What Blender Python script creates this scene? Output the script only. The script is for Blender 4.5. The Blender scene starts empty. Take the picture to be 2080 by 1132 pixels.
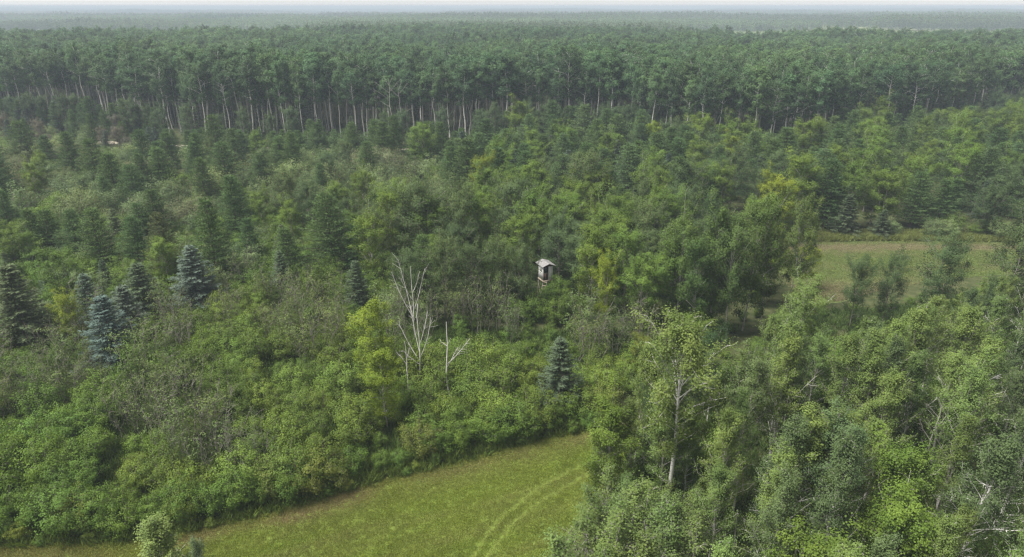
import bpy, math, random
import numpy as np
from mathutils import Vector

rng = np.random.default_rng(7)
random.seed(7)
scene = bpy.context.scene
COL = scene.collection
R = math.radians

# ------------------------------------------------------------------ camera, sky, sun, exposure
CAM_H = 35.0
FPX = 1405.0                      # focal length in photo pixels (2080 wide)
HORIZON = 13.0
PITCH = math.atan((566.0 - HORIZON) / FPX)
cam = bpy.data.cameras.new('camera')
cam.sensor_width = 36.0
cam.lens = 36.0 * FPX / 2080.0
cam.clip_start = 0.5
cam.clip_end = 60000.0
cam_ob = bpy.data.objects.new('camera', cam)
cam_ob.location = (0, 0, CAM_H)
cam_ob.rotation_euler = (math.pi / 2 - PITCH, 0, 0)
COL.objects.link(cam_ob)
scene.camera = cam_ob

SUN_EL, SUN_AZ = R(62), R(258)    # azimuth clockwise from +Y (the view direction)
world = bpy.data.worlds.new('World')
scene.world = world
world.use_nodes = True
wn = world.node_tree.nodes
wl = world.node_tree.links
sky = wn.new('ShaderNodeTexSky')
sky.sky_type = 'NISHITA'
sky.sun_disc = False
sky.sun_elevation = SUN_EL
sky.sun_rotation = SUN_AZ
sky.air_density = 1.0
sky.dust_density = 0.65
sky.ozone_density = 1.0
hsv = wn.new('ShaderNodeHueSaturation')
hsv.inputs['Saturation'].default_value = 0.06
wl.new(sky.outputs[0], hsv.inputs['Color'])
bg = wn['Background']
bg.inputs['Strength'].default_value = 0.05
wl.new(hsv.outputs[0], bg.inputs['Color'])

sun = bpy.data.lights.new('sun', 'SUN')
sun.energy = 2.3
sun.angle = R(28)
sun.color = (1.0, 0.965, 0.92)
sun_ob = bpy.data.objects.new('sun', sun)
sd = Vector((math.sin(SUN_AZ) * math.cos(SUN_EL), math.cos(SUN_AZ) * math.cos(SUN_EL), math.sin(SUN_EL)))
sun_ob.rotation_euler = sd.to_track_quat('Z', 'Y').to_euler()
sun_ob.location = (0, 0, 200)
COL.objects.link(sun_ob)

vs = scene.view_settings
vs.view_transform = 'Standard'
vs.look = 'None'
vs.gamma = 1.0
vs.use_curve_mapping = False
vs.exposure = 1.97
cy = scene.cycles
cy.max_bounces = 4
cy.diffuse_bounces = 2
cy.glossy_bounces = 1
cy.transmission_bounces = 3
cy.transparent_max_bounces = 4
cy.volume_bounces = 0
cy.use_denoising = True
cy.denoising_prefilter = 'NONE'
cy.filter_width = 1.35

# ------------------------------------------------------------------ pixel <-> ground
CP, SP = math.cos(PITCH), math.sin(PITCH)

def G(px, py, z=0.0):
    """Point of the plane at height z that the photograph shows at px, py."""
    a, b = (px - 1040.0) / FPX, (566.0 - py) / FPX
    d = (a, CP + b * SP, -SP + b * CP)
    t = (z - CAM_H) / d[2]
    return (d[0] * t, d[1] * t)

def PX(x, y, z):
    zz = z - CAM_H
    dep = y * CP - zz * SP
    return 1040.0 + FPX * x / dep, 566.0 - FPX * (y * SP + zz * CP) / dep, dep

def h_at(px, pb, pt):
    """Base point and height of something whose foot is at row pb and top at row pt."""
    x, y = G(px, pb)
    b = (566.0 - pt) / FPX
    sl = (-SP + b * CP) / (CP + b * SP)
    return x, y, CAM_H + y * sl

def poly_g(pts):
    return np.array([G(*p) for p in pts])

def inside(poly, x, y):
    x, y = np.asarray(x, float), np.asarray(y, float)
    n = len(poly)
    c = np.zeros(x.shape, bool)
    j = n - 1
    for i in range(n):
        xi, yi = poly[i]
        xj, yj = poly[j]
        with np.errstate(divide='ignore', invalid='ignore'):
            t = ((yi > y) != (yj > y)) & (x < (xj - xi) * (y - yi) / (yj - yi + 1e-12) + xi)
        c ^= t
        j = i
    return c

def dist_line(pts, x, y):
    """Distance from points to a polyline."""
    x, y = np.asarray(x, float), np.asarray(y, float)
    best = np.full(x.shape, 1e9)
    for (ax, ay), (bx, by) in zip(pts[:-1], pts[1:]):
        dx, dy = bx - ax, by - ay
        t = np.clip(((x - ax) * dx + (y - ay) * dy) / (dx * dx + dy * dy), 0, 1)
        best = np.minimum(best, np.hypot(x - ax - t * dx, y - ay - t * dy))
    return best

def vnoise(x, y, s, seed=0):
    """Smooth value noise, 0..1."""
    x = np.asarray(x, float) / s + seed * 17.31
    y = np.asarray(y, float) / s + seed * 9.77
    xi, yi = np.floor(x).astype(np.int64), np.floor(y).astype(np.int64)
    fx, fy = x - xi, y - yi
    fx, fy = fx * fx * (3 - 2 * fx), fy * fy * (3 - 2 * fy)
    def h(a, b):
        v = np.sin(a * 127.1 + b * 311.7 + seed * 74.7) * 43758.5453
        return v - np.floor(v)
    return (h(xi, yi) * (1 - fx) + h(xi + 1, yi) * fx) * (1 - fy) + (h(xi, yi + 1) * (1 - fx) + h(xi + 1, yi + 1) * fx) * fy

# ------------------------------------------------------------------ materials
def new_mat(name):
    m = bpy.data.materials.new(name)
    m.use_nodes = True
    nt = m.node_tree
    for n in list(nt.nodes):
        nt.nodes.remove(n)
    out = nt.nodes.new('ShaderNodeOutputMaterial')
    return m, nt, nt.nodes, nt.links, out

def leaf_mat(name, translucency=0.3, rough=0.6, spec=0.3, var=0.55):
    """Leaf colour comes from the plant ('leaf_colour'), each leaf varies a little ('leaf_tint')."""
    m, nt, N, L, out = new_mat(name)
    a = N.new('ShaderNodeAttribute'); a.attribute_type = 'INSTANCER'; a.attribute_name = 'leaf_colour'
    t = N.new('ShaderNodeAttribute'); t.attribute_type = 'GEOMETRY'; t.attribute_name = 'leaf_tint'
    mul = N.new('ShaderNodeMath'); mul.operation = 'MULTIPLY_ADD'
    mul.inputs[1].default_value = var; mul.inputs[2].default_value = 1.0 - var * 0.5
    L.new(t.outputs['Fac'], mul.inputs[0])
    mx = N.new('ShaderNodeVectorMath'); mx.operation = 'SCALE'
    L.new(a.outputs['Vector'], mx.inputs[0]); L.new(mul.outputs[0], mx.inputs['Scale'])
    # leaves at the top of the tint range are also a little yellower
    hs = N.new('ShaderNodeHueSaturation')
    hm = N.new('ShaderNodeMath'); hm.operation = 'MULTIPLY_ADD'
    hm.inputs[1].default_value = -0.022; hm.inputs[2].default_value = 0.508
    L.new(t.outputs['Fac'], hm.inputs[0]); L.new(hm.outputs[0], hs.inputs['Hue'])
    L.new(mx.outputs[0], hs.inputs['Color'])
    p = N.new('ShaderNodeBsdfPrincipled')
    p.inputs['Roughness'].default_value = rough
    p.inputs['Specular IOR Level'].default_value = spec
    L.new(hs.outputs[0], p.inputs['Base Color'])
    tr = N.new('ShaderNodeBsdfTranslucent')
    tc = N.new('ShaderNodeHueSaturation')
    tc.inputs['Hue'].default_value = 0.485; tc.inputs['Saturation'].default_value = 1.1; tc.inputs['Value'].default_value = 1.15
    L.new(hs.outputs[0], tc.inputs['Color']); L.new(tc.outputs[0], tr.inputs['Color'])
    mix = N.new('ShaderNodeMixShader'); mix.inputs[0].default_value = translucency
    L.new(p.outputs[0], mix.inputs[1]); L.new(tr.outputs[0], mix.inputs[2])
    L.new(mix.outputs[0], out.inputs['Surface'])
    return m

def noise_mat(name, cols, scale=4.0, detail=6, rough=0.85, bump=0.0, coords='Object', stretch=(1, 1, 1), spec=0.2, distort=0.0):
    m, nt, N, L, out = new_mat(name)
    tc = N.new('ShaderNodeTexCoord')
    mp = N.new('ShaderNodeMapping'); mp.inputs['Scale'].default_value = stretch
    L.new(tc.outputs[coords], mp.inputs['Vector'])
    n = N.new('ShaderNodeTexNoise')
    n.inputs['Scale'].default_value = scale; n.inputs['Detail'].default_value = detail
    n.inputs['Roughness'].default_value = 0.65; n.inputs['Distortion'].default_value = distort
    L.new(mp.outputs[0], n.inputs['Vector'])
    cr = N.new('ShaderNodeValToRGB')
    e = cr.color_ramp.elements
    while len(e) < len(cols):
        e.new(0.5)
    for i, c in enumerate(cols):
        e[i].position = c[0]; e[i].color = (*c[1], 1)
    L.new(n.outputs['Fac'], cr.inputs[0])
    p = N.new('ShaderNodeBsdfPrincipled')
    p.inputs['Roughness'].default_value = rough
    p.inputs['Specular IOR Level'].default_value = spec
    L.new(cr.outputs[0], p.inputs['Base Color'])
    if bump:
        b = N.new('ShaderNodeBump'); b.inputs['Strength'].default_value = bump; b.inputs['Distance'].default_value = 0.05
        L.new(n.outputs['Fac'], b.inputs['Height']); L.new(b.outputs[0], p.inputs['Normal'])
    L.new(p.outputs[0], out.inputs['Surface'])
    return m

LEAF = leaf_mat('broad_leaf', 0.32, 0.6, 0.12, 0.5)
NEEDLE = leaf_mat('needle', 0.18, 0.7, 0.12, 0.6)
BLADE = leaf_mat('grass_blade', 0.25, 0.7, 0.1, 0.5)
WHITE_BARK = noise_mat('pale_bark', [(0.30, (0.08, 0.07, 0.06)), (0.44, (0.30, 0.285, 0.25)), (0.75, (0.46, 0.445, 0.40))], 3.0, 5, 0.8, 0.3, stretch=(2, 2, 1.2))
BRIGHT_BARK = noise_mat('white_bark', [(0.30, (0.10, 0.09, 0.08)), (0.42, (0.55, 0.53, 0.49)), (0.75, (0.74, 0.72, 0.68))], 3.0, 5, 0.8, 0.3, stretch=(2, 2, 1.2))
GREY_BARK = noise_mat('grey_bark', [(0.3, (0.13, 0.115, 0.095)), (0.7, (0.30, 0.28, 0.24))], 4.0, 5, 0.9, 0.3)
DARK_BARK = noise_mat('dark_bark', [(0.3, (0.05, 0.04, 0.032)), (0.7, (0.14, 0.115, 0.09))], 4.0, 5, 0.9, 0.3)
TWIG_BARK = noise_mat('bare_twig_bark', [(0.3, (0.13, 0.118, 0.10)), (0.7, (0.28, 0.26, 0.225))], 3.0, 4, 0.9)
GREY_WOOD = noise_mat('weathered_grey_wood', [(0.28, (0.16, 0.145, 0.125)), (0.7, (0.40, 0.38, 0.345))], 3.0, 5, 0.85, 0.3, stretch=(2, 2, 0.6))
DEAD_WOOD = noise_mat('bleached_wood', [(0.28, (0.30, 0.28, 0.25)), (0.7, (0.64, 0.62, 0.58))], 3.0, 5, 0.85, 0.3, stretch=(2, 2, 0.6))

# ------------------------------------------------------------------ mesh building
class MB:
    """Collects tubes and leaf cards in numpy arrays."""
    def __init__(self):
        self.v, self.f, self.t, self.n = [], [], [], 0
    def tube(self, pts, radii, sides=5):
        pts = np.asarray(pts, float)
        k = len(pts)
        tan = np.gradient(pts, axis=0)
        tan /= np.linalg.norm(tan, axis=1)[:, None] + 1e-9
        ref = np.where(np.abs(tan[:, 2:3]) > 0.9, np.array([[1.0, 0, 0]]), np.array([[0, 0, 1.0]]))
        u = np.cross(tan, ref); u /= np.linalg.norm(u, axis=1)[:, None] + 1e-9
        w = np.cross(tan, u)
        an = np.arange(sides) * 2 * math.pi / sides
        ring = (u[:, None, :] * np.cos(an)[None, :, None] + w[:, None, :] * np.sin(an)[None, :, None]) * np.asarray(radii, float)[:, None, None]
        vv = (pts[:, None, :] + ring).reshape(-1, 3)
        i, j = np.meshgrid(np.arange(k - 1), np.arange(sides), indexing='ij')
        j2 = (j + 1) % sides
        ff = np.stack([i * sides + j, i * sides + j2, (i + 1) * sides + j2, (i + 1) * sides + j], -1).reshape(-1, 4)
        self.v.append(vv); self.f.append(ff + self.n); self.t.append(np.full(len(vv), 0.5)); self.n += len(vv)
    def cards(self, c, d, nrm, ln, wd, tint, skew=0.0):
        """Leaf cards: diamonds from c along d, flat in the plane with normal nrm."""
        c, d, nrm = np.asarray(c), np.asarray(d), np.asarray(nrm)
        d = d / (np.linalg.norm(d, axis=1)[:, None] + 1e-9)
        s = np.cross(d, nrm); s /= np.linalg.norm(s, axis=1)[:, None] + 1e-9
        ln = np.broadcast_to(np.asarray(ln, float), (len(c),))[:, None]
        wd = np.broadcast_to(np.asarray(wd, float), (len(c),))[:, None]
        a = c
        b = c + d * ln * 0.45 + s * wd * 0.5
        e = c + d * ln
        g = c + d * ln * 0.45 - s * wd * 0.5
        vv = np.stack([a, b, e, g], 1).reshape(-1, 3)
        ff = np.arange(len(vv)).reshape(-1, 4)
        self.v.append(vv); self.f.append(ff + self.n); self.t.append(np.repeat(tint, 4)); self.n += len(vv)
    def box(self, lo, hi):
        x0, y0, z0 = lo; x1, y1, z1 = hi
        vv = np.array([(x0, y0, z0), (x1, y0, z0), (x1, y1, z0), (x0, y1, z0), (x0, y0, z1), (x1, y0, z1), (x1, y1, z1), (x0, y1, z1)], float)
        ff = np.array([(0, 3, 2, 1), (4, 5, 6, 7), (0, 1, 5, 4), (1, 2, 6, 5), (2, 3, 7, 6), (3, 0, 4, 7)])
        self.v.append(vv); self.f.append(ff + self.n); self.t.append(np.full(8, 0.5)); self.n += 8
    def mesh(self, name, mat, smooth=False):
        me = bpy.data.meshes.new(name)
        v = np.concatenate(self.v).astype(np.float32); f = np.concatenate(self.f).astype(np.int32)
        me.vertices.add(len(v)); me.vertices.foreach_set('co', v.ravel())
        me.loops.add(f.size); me.loops.foreach_set('vertex_index', f.ravel())
        me.polygons.add(len(f)); me.polygons.foreach_set('loop_start', np.arange(0, f.size, 4, dtype=np.int32))
        if smooth:
            me.polygons.foreach_set('use_smooth', np.ones(len(f), bool))
        at = me.attributes.new('leaf_tint', 'FLOAT', 'POINT')
        at.data.foreach_set('value', np.concatenate(self.t).astype(np.float32))
        me.update(calc_edges=True)
        me.validate()
        if mat:
            me.materials.append(mat)
        return me

def joined_mesh(name, wood, wood_mat, leaf, leaf_m):
    """Wood and leaves in one mesh, for the masses nobody could count."""
    m = MB()
    nf = 0
    for b in (wood, leaf):
        for v, f, t in zip(b.v, b.f, b.t):
            pass
    m.v = wood.v + leaf.v
    m.t = wood.t + leaf.t
    m.f = wood.f + [f + wood.n for f in leaf.f]
    m.n = wood.n + leaf.n
    me = m.mesh(name, wood_mat)
    me.materials.append(leaf_m)
    nw = sum(len(f) for f in wood.f); nl = sum(len(f) for f in leaf.f)
    me.polygons.foreach_set('material_index', np.concatenate([np.zeros(nw, np.int32), np.ones(nl, np.int32)]))
    return me

def unit(n, g):
    v = g.normal(size=(n, 3))
    return v / np.linalg.norm(v, axis=1)[:, None]

def leaf_cloud(m, g, centres, sigma, n, ln, wd, up=0.7, clump_tint=None, flat=0.75):
    """n leaves spread round the given centres."""
    k = len(centres)
    idx = g.integers(0, k, n)
    off = g.normal(size=(n, 3)) * np.broadcast_to(sigma, (k,))[idx][:, None]
    off[:, 2] *= flat
    c = centres[idx] + off
    zm = centres[:, 2].min() * 0.6 + centres[:, 2].max() * 0.4
    out = c - np.array([0, 0, zm]); out[:, 2] *= 0.7
    out /= np.linalg.norm(out, axis=1)[:, None] + 1e-6
    od = off / (np.linalg.norm(off, axis=1)[:, None] + 1e-6)
    nrm = 0.8 * out + 0.55 * od + 0.45 * unit(n, g)      # leaves face outward from their shoot, as they do towards light
    nrm[:, 2] += 0.35
    d = np.cross(nrm, unit(n, g))
    d[:, 2] -= 0.15
    ct = g.random(k) if clump_tint is None else clump_tint
    tint = np.clip(0.55 * ct[idx] + 0.45 * g.random(n), 0, 1)
    s = g.uniform(0.7, 1.25, n)
    m.cards(c, d, nrm, ln * s, wd * s, tint)

def broadleaf(seed, h, r0, cb, R_, nb, nl, leaf=(0.16, 0.12), prof=None, el=(35, 60), lean=0.03, fork=0.0, sig=0.28, sec=4, bend=0.25, bare=0.0, sides=6):
    """Trunk with limbs (wood) and leaf clumps (leaves). Returns two MBs. h height, cb height where the crown begins, R_ crown radius."""
    g = np.random.default_rng(seed)
    wood, leaves = MB(), MB()
    prof = prof or (lambda t: math.sin(math.pi * min(1, 0.18 + t * 0.82)) ** 0.7)
    k = 9
    zs = np.linspace(0, 1, k)
    wob = np.cumsum(g.normal(size=(k, 2)) * lean * h / k * 1.6, axis=0)
    wob -= wob[0]
    leaders = [np.c_[wob, zs * h]]
    if fork and g.random() < fork:
        s = g.integers(3, 5)
        w2 = leaders[0].copy()
        az = g.uniform(0, 6.28)
        spread = np.clip((zs - zs[s]) / (1 - zs[s]), 0, 1) ** 0.8 * h * g.uniform(0.10, 0.17)
        leaders[0][:, 0] -= spread * 0.5 * math.cos(az); leaders[0][:, 1] -= spread * 0.5 * math.sin(az)
        w2[:, 0] += spread * math.cos(az); w2[:, 1] += spread * math.sin(az); w2[:, 2] *= g.uniform(0.88, 0.97)
        leaders.append(w2[s:])
    rad = lambda t: r0 * (1 - 0.93 * t) ** 0.9 + 0.012
    wood.tube(leaders[0], [rad(t) * (1.25 if i == 0 else 1) for i, t in enumerate(zs)], sides)
    for q in leaders[1:]:
        wood.tube(q, [rad(t) * 0.75 for t in np.linspace(0.4, 1, len(q))], sides)
    cents, sg, ct = [], [], []
    for b in range(nb):
        ld = leaders[b % len(leaders)]
        z0 = ld[0, 2]
        t = cb + (0.985 - cb) * ((b + g.random()) / nb) ** 0.85
        zt = min(max(t * h, z0), ld[-1, 2] * 0.985)
        base = np.array([np.interp(zt, ld[:, 2], ld[:, i]) for i in range(2)] + [zt])
        tt = (t - cb) / (1 - cb)
        ln = R_ * prof(tt) * g.uniform(0.55, 1.2) + 0.15
        az = b * 2.39996 + g.uniform(-0.5, 0.5)
        e = R(g.uniform(*el)) * (0.75 + 0.5 * tt)
        dirv = np.array([math.cos(az) * math.cos(e), math.sin(az) * math.cos(e), math.sin(e)])
        side = np.array([-math.sin(az), math.cos(az), 0])
        ss = np.linspace(0, 1, 5)
        crv = base + np.outer(ss * ln / max(0.35, math.cos(e)), dirv) + np.outer(ss ** 2 * ln * g.uniform(-0.2, 0.2), side)
        crv[:, 2] -= ss ** 2 * ln * bend * g.uniform(0.3, 1.4)
        rb = min(rad(t) * 0.42, 0.006 + ln * 0.010)
        wood.tube(crv, rb * (1 - 0.8 * ss) + 0.006, 4)
        dead = g.random() < bare
        for s in range(sec):
            u = g.uniform(0.35, 1.0)
            p = np.array([np.interp(u, ss, crv[:, i]) for i in range(3)])
            d2 = dirv * 0.6 + unit(1, g)[0] * 0.8
            d2[2] += 0.25
            l2 = ln * g.uniform(0.18, 0.42) + 0.12
            tip = p + d2 / np.linalg.norm(d2) * l2
            wood.tube([p, (p + tip) / 2 + g.normal(size=3) * 0.05, tip], [rb * 0.45 + 0.004, rb * 0.3 + 0.004, 0.004], 3)
            if not dead:
                for q in (0.35, 0.65, 0.95):
                    cents.append(p + (tip - p) * q); sg.append(sig * g.uniform(0.6, 1.1))
        if not dead:
            for q in (0.4, 0.55, 0.7, 0.85, 1.0):
                cents.append(np.array([np.interp(q, ss, crv[:, i]) for i in range(3)])); sg.append(sig * 0.85)
        bt = g.random()
        ct += list(np.clip(bt + g.normal(size=len(cents) - len(ct)) * 0.15, 0, 1))
    for ld in leaders:
        for q in (0.99, 0.96, 0.92):
            zt = ld[-1, 2] * q
            cents.append(np.array([np.interp(zt, ld[:, 2], ld[:, i]) for i in range(2)] + [zt])); sg.append(sig * 0.7)
    ct += [0.6] * (len(cents) - len(ct))
    leaf_cloud(leaves, g, np.array(cents), np.array(sg), nl, *leaf, clump_tint=np.array(ct))
    return wood, leaves

def conifer(seed, h, R_, whorls, per, kind, nl):
    """kind 'spruce': dense flat tiers with drooping tips; 'larch': loose feathery sprays."""
    g = np.random.default_rng(seed)
    wood, leaves = MB(), MB()
    k = 8
    zs = np.linspace(0, 1, k)
    wob = np.cumsum(g.normal(size=(k, 2)) * 0.012 * h / k * 2, axis=0); wob -= wob[0]
    tr = np.c_[wob, zs * h]
    r0 = 0.011 * h + 0.03
    wood.tube(tr, r0 * (1 - 0.95 * zs) + 0.008, 6)
    C, D, NN, LN, WD, T = [], [], [], [], [], []
    start = 0.05 if kind == 'spruce' else 0.10
    nbr = whorls * per
    per_b = max(6, nl // nbr)
    for wv in range(whorls):
        t = start + (0.985 - start) * (wv + 0.5) / whorls
        if kind == 'larch':
            t += g.uniform(-0.5, 0.5) * 0.9 / whorls
        for b in range(per):
            tt = min(0.985, max(0.03, t + g.uniform(-0.3, 0.3) / whorls))
            az = 6.283 * (b + g.uniform(-0.3, 0.3)) / per + wv * 0.9
            env = (1 - tt) ** (0.85 if kind == 'spruce' else 0.68) * min(1, 0.55 + tt * 2.5)
            ln = R_ * env * (g.uniform(0.55, 1.2) if kind == 'spruce' else g.uniform(0.5, 1.25)) + 0.12
            base = np.array([np.interp(tt * h, tr[:, 2], tr[:, i]) for i in range(2)] + [tt * h])
            out = np.array([math.cos(az), math.sin(az), 0.0]); side = np.array([-math.sin(az), math.cos(az), 0.0])
            ss = np.linspace(0, 1, 5)
            if kind == 'spruce':
                rise = (0.35 * tt - 0.12) * ss - 0.30 * (1 - tt) * ss ** 2 + 0.16 * ss ** 4
            else:
                rise = (0.25 + 0.5 * tt) * ss - 0.10 * ss ** 2
            crv = base + np.outer(ss * ln, out) + np.outer(rise * ln, [0, 0, 1])
            wood.tube(crv, (0.006 + 0.012 * ln) * (1 - 0.8 * ss) + 0.004, 3)
            btint = g.random()
            n = max(5, int(per_b * (0.35 + 1.3 * env)))
            u = g.random(n) ** 0.75
            p = np.stack([np.interp(u, ss, crv[:, i]) for i in range(3)], 1)
            sgn = g.choice([-1, 1], n)
            if kind == 'spruce':
                wl_ = ln * 0.34 * (1 - 0.65 * u) * g.uniform(0.4, 1.0, n)
                c = p + side * (sgn * wl_ * g.random(n))[:, None]
                c[:, 2] -= wl_ * 0.25 * g.random(n)
                d = out * g.uniform(0.5, 1.0, n)[:, None] + side * (sgn * g.uniform(0.2, 0.9, n))[:, None] + unit(n, g) * 0.25
                d[:, 2] += g.uniform(-0.35, 0.30, n)
                nr = np.array([0, 0, 1.0]) + unit(n, g) * 0.45 + out * 0.25
                C.append(c); D.append(d); NN.append(nr); LN.append(g.uniform(0.16, 0.30, n)); WD.append(g.uniform(0.05, 0.09, n))
            else:
                wl_ = (0.10 + ln * 0.30 * (1 - 0.6 * u)) * g.random(n)
                c = p + side * (sgn * wl_)[:, None] + unit(n, g) * 0.10
                d = out * 0.7 + side * (sgn * g.uniform(0.0, 0.8, n))[:, None] + unit(n, g) * 0.55
                d[:, 2] += 0.15
                nr = unit(n, g) * 0.8 + out * 0.7; nr[:, 2] += 0.5
                C.append(c); D.append(d); NN.append(nr); LN.append(g.uniform(0.14, 0.30, n)); WD.append(g.uniform(0.035, 0.07, n))
            T.append(np.clip(0.5 * btint + 0.5 * g.random(n), 0, 1))
    # leader
    n = 40
    c = np.c_[np.repeat(tr[-1:, :2], n, 0) + g.normal(size=(n, 2)) * 0.03, h * g.uniform(0.93, 1.0, n)]
    d = unit(n, g); d[:, 2] = np.abs(d[:, 2]) + 0.6
    C.append(c); D.append(d); NN.append(unit(n, g)); LN.append(np.full(n, 0.16)); WD.append(np.full(n, 0.05)); T.append(g.random(n))
    leaves.cards(np.concatenate(C), np.concatenate(D), np.concatenate(NN), np.concatenate(LN), np.concatenate(WD), np.concatenate(T))
    return wood, leaves

def shrub(seed, h, w, stems, nl, leaf=(0.15, 0.10), sig=0.20, low=0.06, spread=1.0):
    g = np.random.default_rng(seed)
    wood, leaves = MB(), MB()
    cents, sg = [], []
    for s in range(stems):
        az = s * 2.39996 + g.uniform(-0.4, 0.4)
        q = math.sqrt((s + 0.5) / stems)
        rr = w * 0.5 * q * g.uniform(0.8, 1.1) * spread
        hh = h * (1 - 0.50 * q ** 2.2) * g.uniform(0.82, 1.06)
        ss = np.linspace(0, 1, 6)
        wob = np.cumsum(g.normal(size=(6, 2)) * 0.05 * h / 3, axis=0); wob -= wob[0]
        crv = np.c_[np.cos(az) * (0.12 + rr * ss ** 1.3) + wob[:, 0], np.sin(az) * (0.12 + rr * ss ** 1.3) + wob[:, 1], hh * ss ** 0.9]
        wood.tube(crv, 0.028 * (1 - 0.8 * ss) + 0.006, 4)
        for b in range(7):
            u = low + (1 - low) * (b + g.random()) / 7
            p = np.array([np.interp(u, ss, crv[:, i]) for i in range(3)])
            d2 = unit(1, g)[0]; d2[2] = abs(d2[2]) * 0.6
            d2[:2] += np.array([math.cos(az), math.sin(az)]) * 0.5
            l2 = g.uniform(0.25, 0.62) * (0.6 + 0.15 * h)
            tip = p + d2 * l2
            wood.tube([p, tip], [0.010, 0.004], 3)
            cents += [tip, p * 0.4 + tip * 0.6]; sg += [sig * g.uniform(0.7, 1.4), sig]
        cents.append(crv[-1]); sg.append(sig)
    leaf_cloud(leaves, g, np.array(cents), np.array(sg), nl, *leaf)
    return wood, leaves

def bare_shrub(seed, h, w, stems, nl):
    """Grey leafless stems with a few leaves left."""
    g = np.random.default_rng(seed)
    wood, leaves = MB(), MB()
    cents = []
    for s in range(stems):
        az = s * 2.39996
        q = math.sqrt((s + 0.5) / stems)
        x0, y0 = q * w * 0.28 * math.cos(az), q * w * 0.28 * math.sin(az)
        ss = np.linspace(0, 1, 6)
        hh = h * g.uniform(0.65, 1.05)
        wob = np.cumsum(g.normal(size=(6, 2)) * 0.16, axis=0); wob -= wob[0]
        rr = w * 0.28 * q * g.uniform(0.2, 1.5)
        crv = np.c_[x0 + math.cos(az) * rr * ss + wob[:, 0], y0 + math.sin(az) * rr * ss + wob[:, 1], hh * ss]
        wood.tube(crv, 0.022 * (1 - 0.75 * ss) + 0.007, 4)
        for b in range(7):
            u = g.uniform(0.3, 1.0)
            p = np.array([np.interp(u, ss, crv[:, i]) for i in range(3)])
            d2 = unit(1, g)[0]; d2[2] = abs(d2[2]) + 0.5
            l2 = g.uniform(0.3, 1.0)
            tip = p + d2 / np.linalg.norm(d2) * l2
            wood.tube([p, tip], [0.011, 0.005], 3)
            for e in range(3):
                d3 = d2 + unit(1, g)[0] * 0.9
                pp = p + (tip - p) * g.uniform(0.3, 1)
                tp = pp + d3 / np.linalg.norm(d3) * l2 * 0.5
                wood.tube([pp, tp], [0.007, 0.004], 3)
            cents.append(tip)
    leaf_cloud(leaves, g, np.array(cents), np.full(len(cents), 0.20), nl, 0.13, 0.09)
    return wood, leaves

def dead_tree(seed, h, r0, limbs):
    """Leafless bleached trunk; limbs: (height share, length, azimuth deg, elevation deg)."""
    g = np.random.default_rng(seed)
    m = MB()
    zs = np.linspace(0, 1, 9)
    wob = np.cumsum(g.normal(size=(9, 2)) * 0.010 * h, axis=0); wob -= wob[0]
    tr = np.c_[wob, zs * h]
    m.tube(tr, r0 * (1 - 0.75 * zs) + 0.012, 7)
    for (t, ln, az, el) in limbs:
        base = np.array([np.interp(t * h, tr[:, 2], tr[:, i]) for i in range(3)])
        az, el = R(az), R(el)
        d = np.array([math.cos(az) * math.cos(el), math.sin(az) * math.cos(el), math.sin(el)])
        ss = np.linspace(0, 1, 6)
        crv = base + np.outer(ss * ln, d)
        crv[:, 2] += ss ** 2 * ln * 0.22
        crv += np.cumsum(g.normal(size=(6, 3)) * 0.03, axis=0) * ss[:, None]
        rb = r0 * (1 - 0.75 * t) * 0.62
        m.tube(crv, rb * (1 - 0.75 * ss) + 0.010, 5)
        for k in range(4):
            u = g.uniform(0.35, 1)
            p = np.array([np.interp(u, ss, crv[:, i]) for i in range(3)])
            d2 = d + unit(1, g)[0] * 0.8
            tip = p + d2 / np.linalg.norm(d2) * ln * g.uniform(0.12, 0.3)
            m.tube([p, tip], [rb * 0.3 + 0.006, 0.006], 3)
    return m
# ------------------------------------------------------------------ object helpers
def tag(o, label=None, cat=None, group=None, kind=None):
    if label: o['label'] = label
    if cat: o['category'] = cat
    if group: o['group'] = group
    if kind: o['kind'] = kind
    return o

def link(name, data, parent=None, loc=None):
    o = bpy.data.objects.new(name, data)
    COL.objects.link(o)
    if parent: o.parent = parent
    if loc is not None: o.location = loc
    return o

def sheet(name, pts, z, mat, sub=0):
    """Flat polygon on the ground as one face fan (structure)."""
    me = bpy.data.meshes.new(name)
    me.from_pydata([(x, y, z) for x, y in pts], [], [list(range(len(pts)))])
    me.materials.append(mat)
    o = link(name, me)
    o['kind'] = 'structure'
    return o

def smooth_poly(pts, n=6, jit=0.0, seed=1):
    """Closed Catmull-Rom outline so that field edges are not straight."""
    g = np.random.default_rng(seed)
    p = np.asarray(pts, float); out = []
    k = len(p)
    for i in range(k):
        a, b, c, d = p[i - 1], p[i], p[(i + 1) % k], p[(i + 2) % k]
        for t in np.arange(n) / n:
            q = 0.5 * ((2 * b) + (c - a) * t + (2 * a - 5 * b + 4 * c - d) * t * t + (3 * b - a - 3 * c + d) * t ** 3)
            out.append(q + g.normal(size=2) * jit)
    return np.array(out)

# ------------------------------------------------------------------ the setting
def relief(x, y):
    d = np.hypot(x, y)
    amp = np.clip((d - 620) / 900, 0, 1) * 9 + np.clip((d - 1500) / 4000, 0, 1) * 7
    return amp * (vnoise(x, y, 900, 3) + 0.6 * vnoise(x, y, 380, 4) - 0.8)

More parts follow.
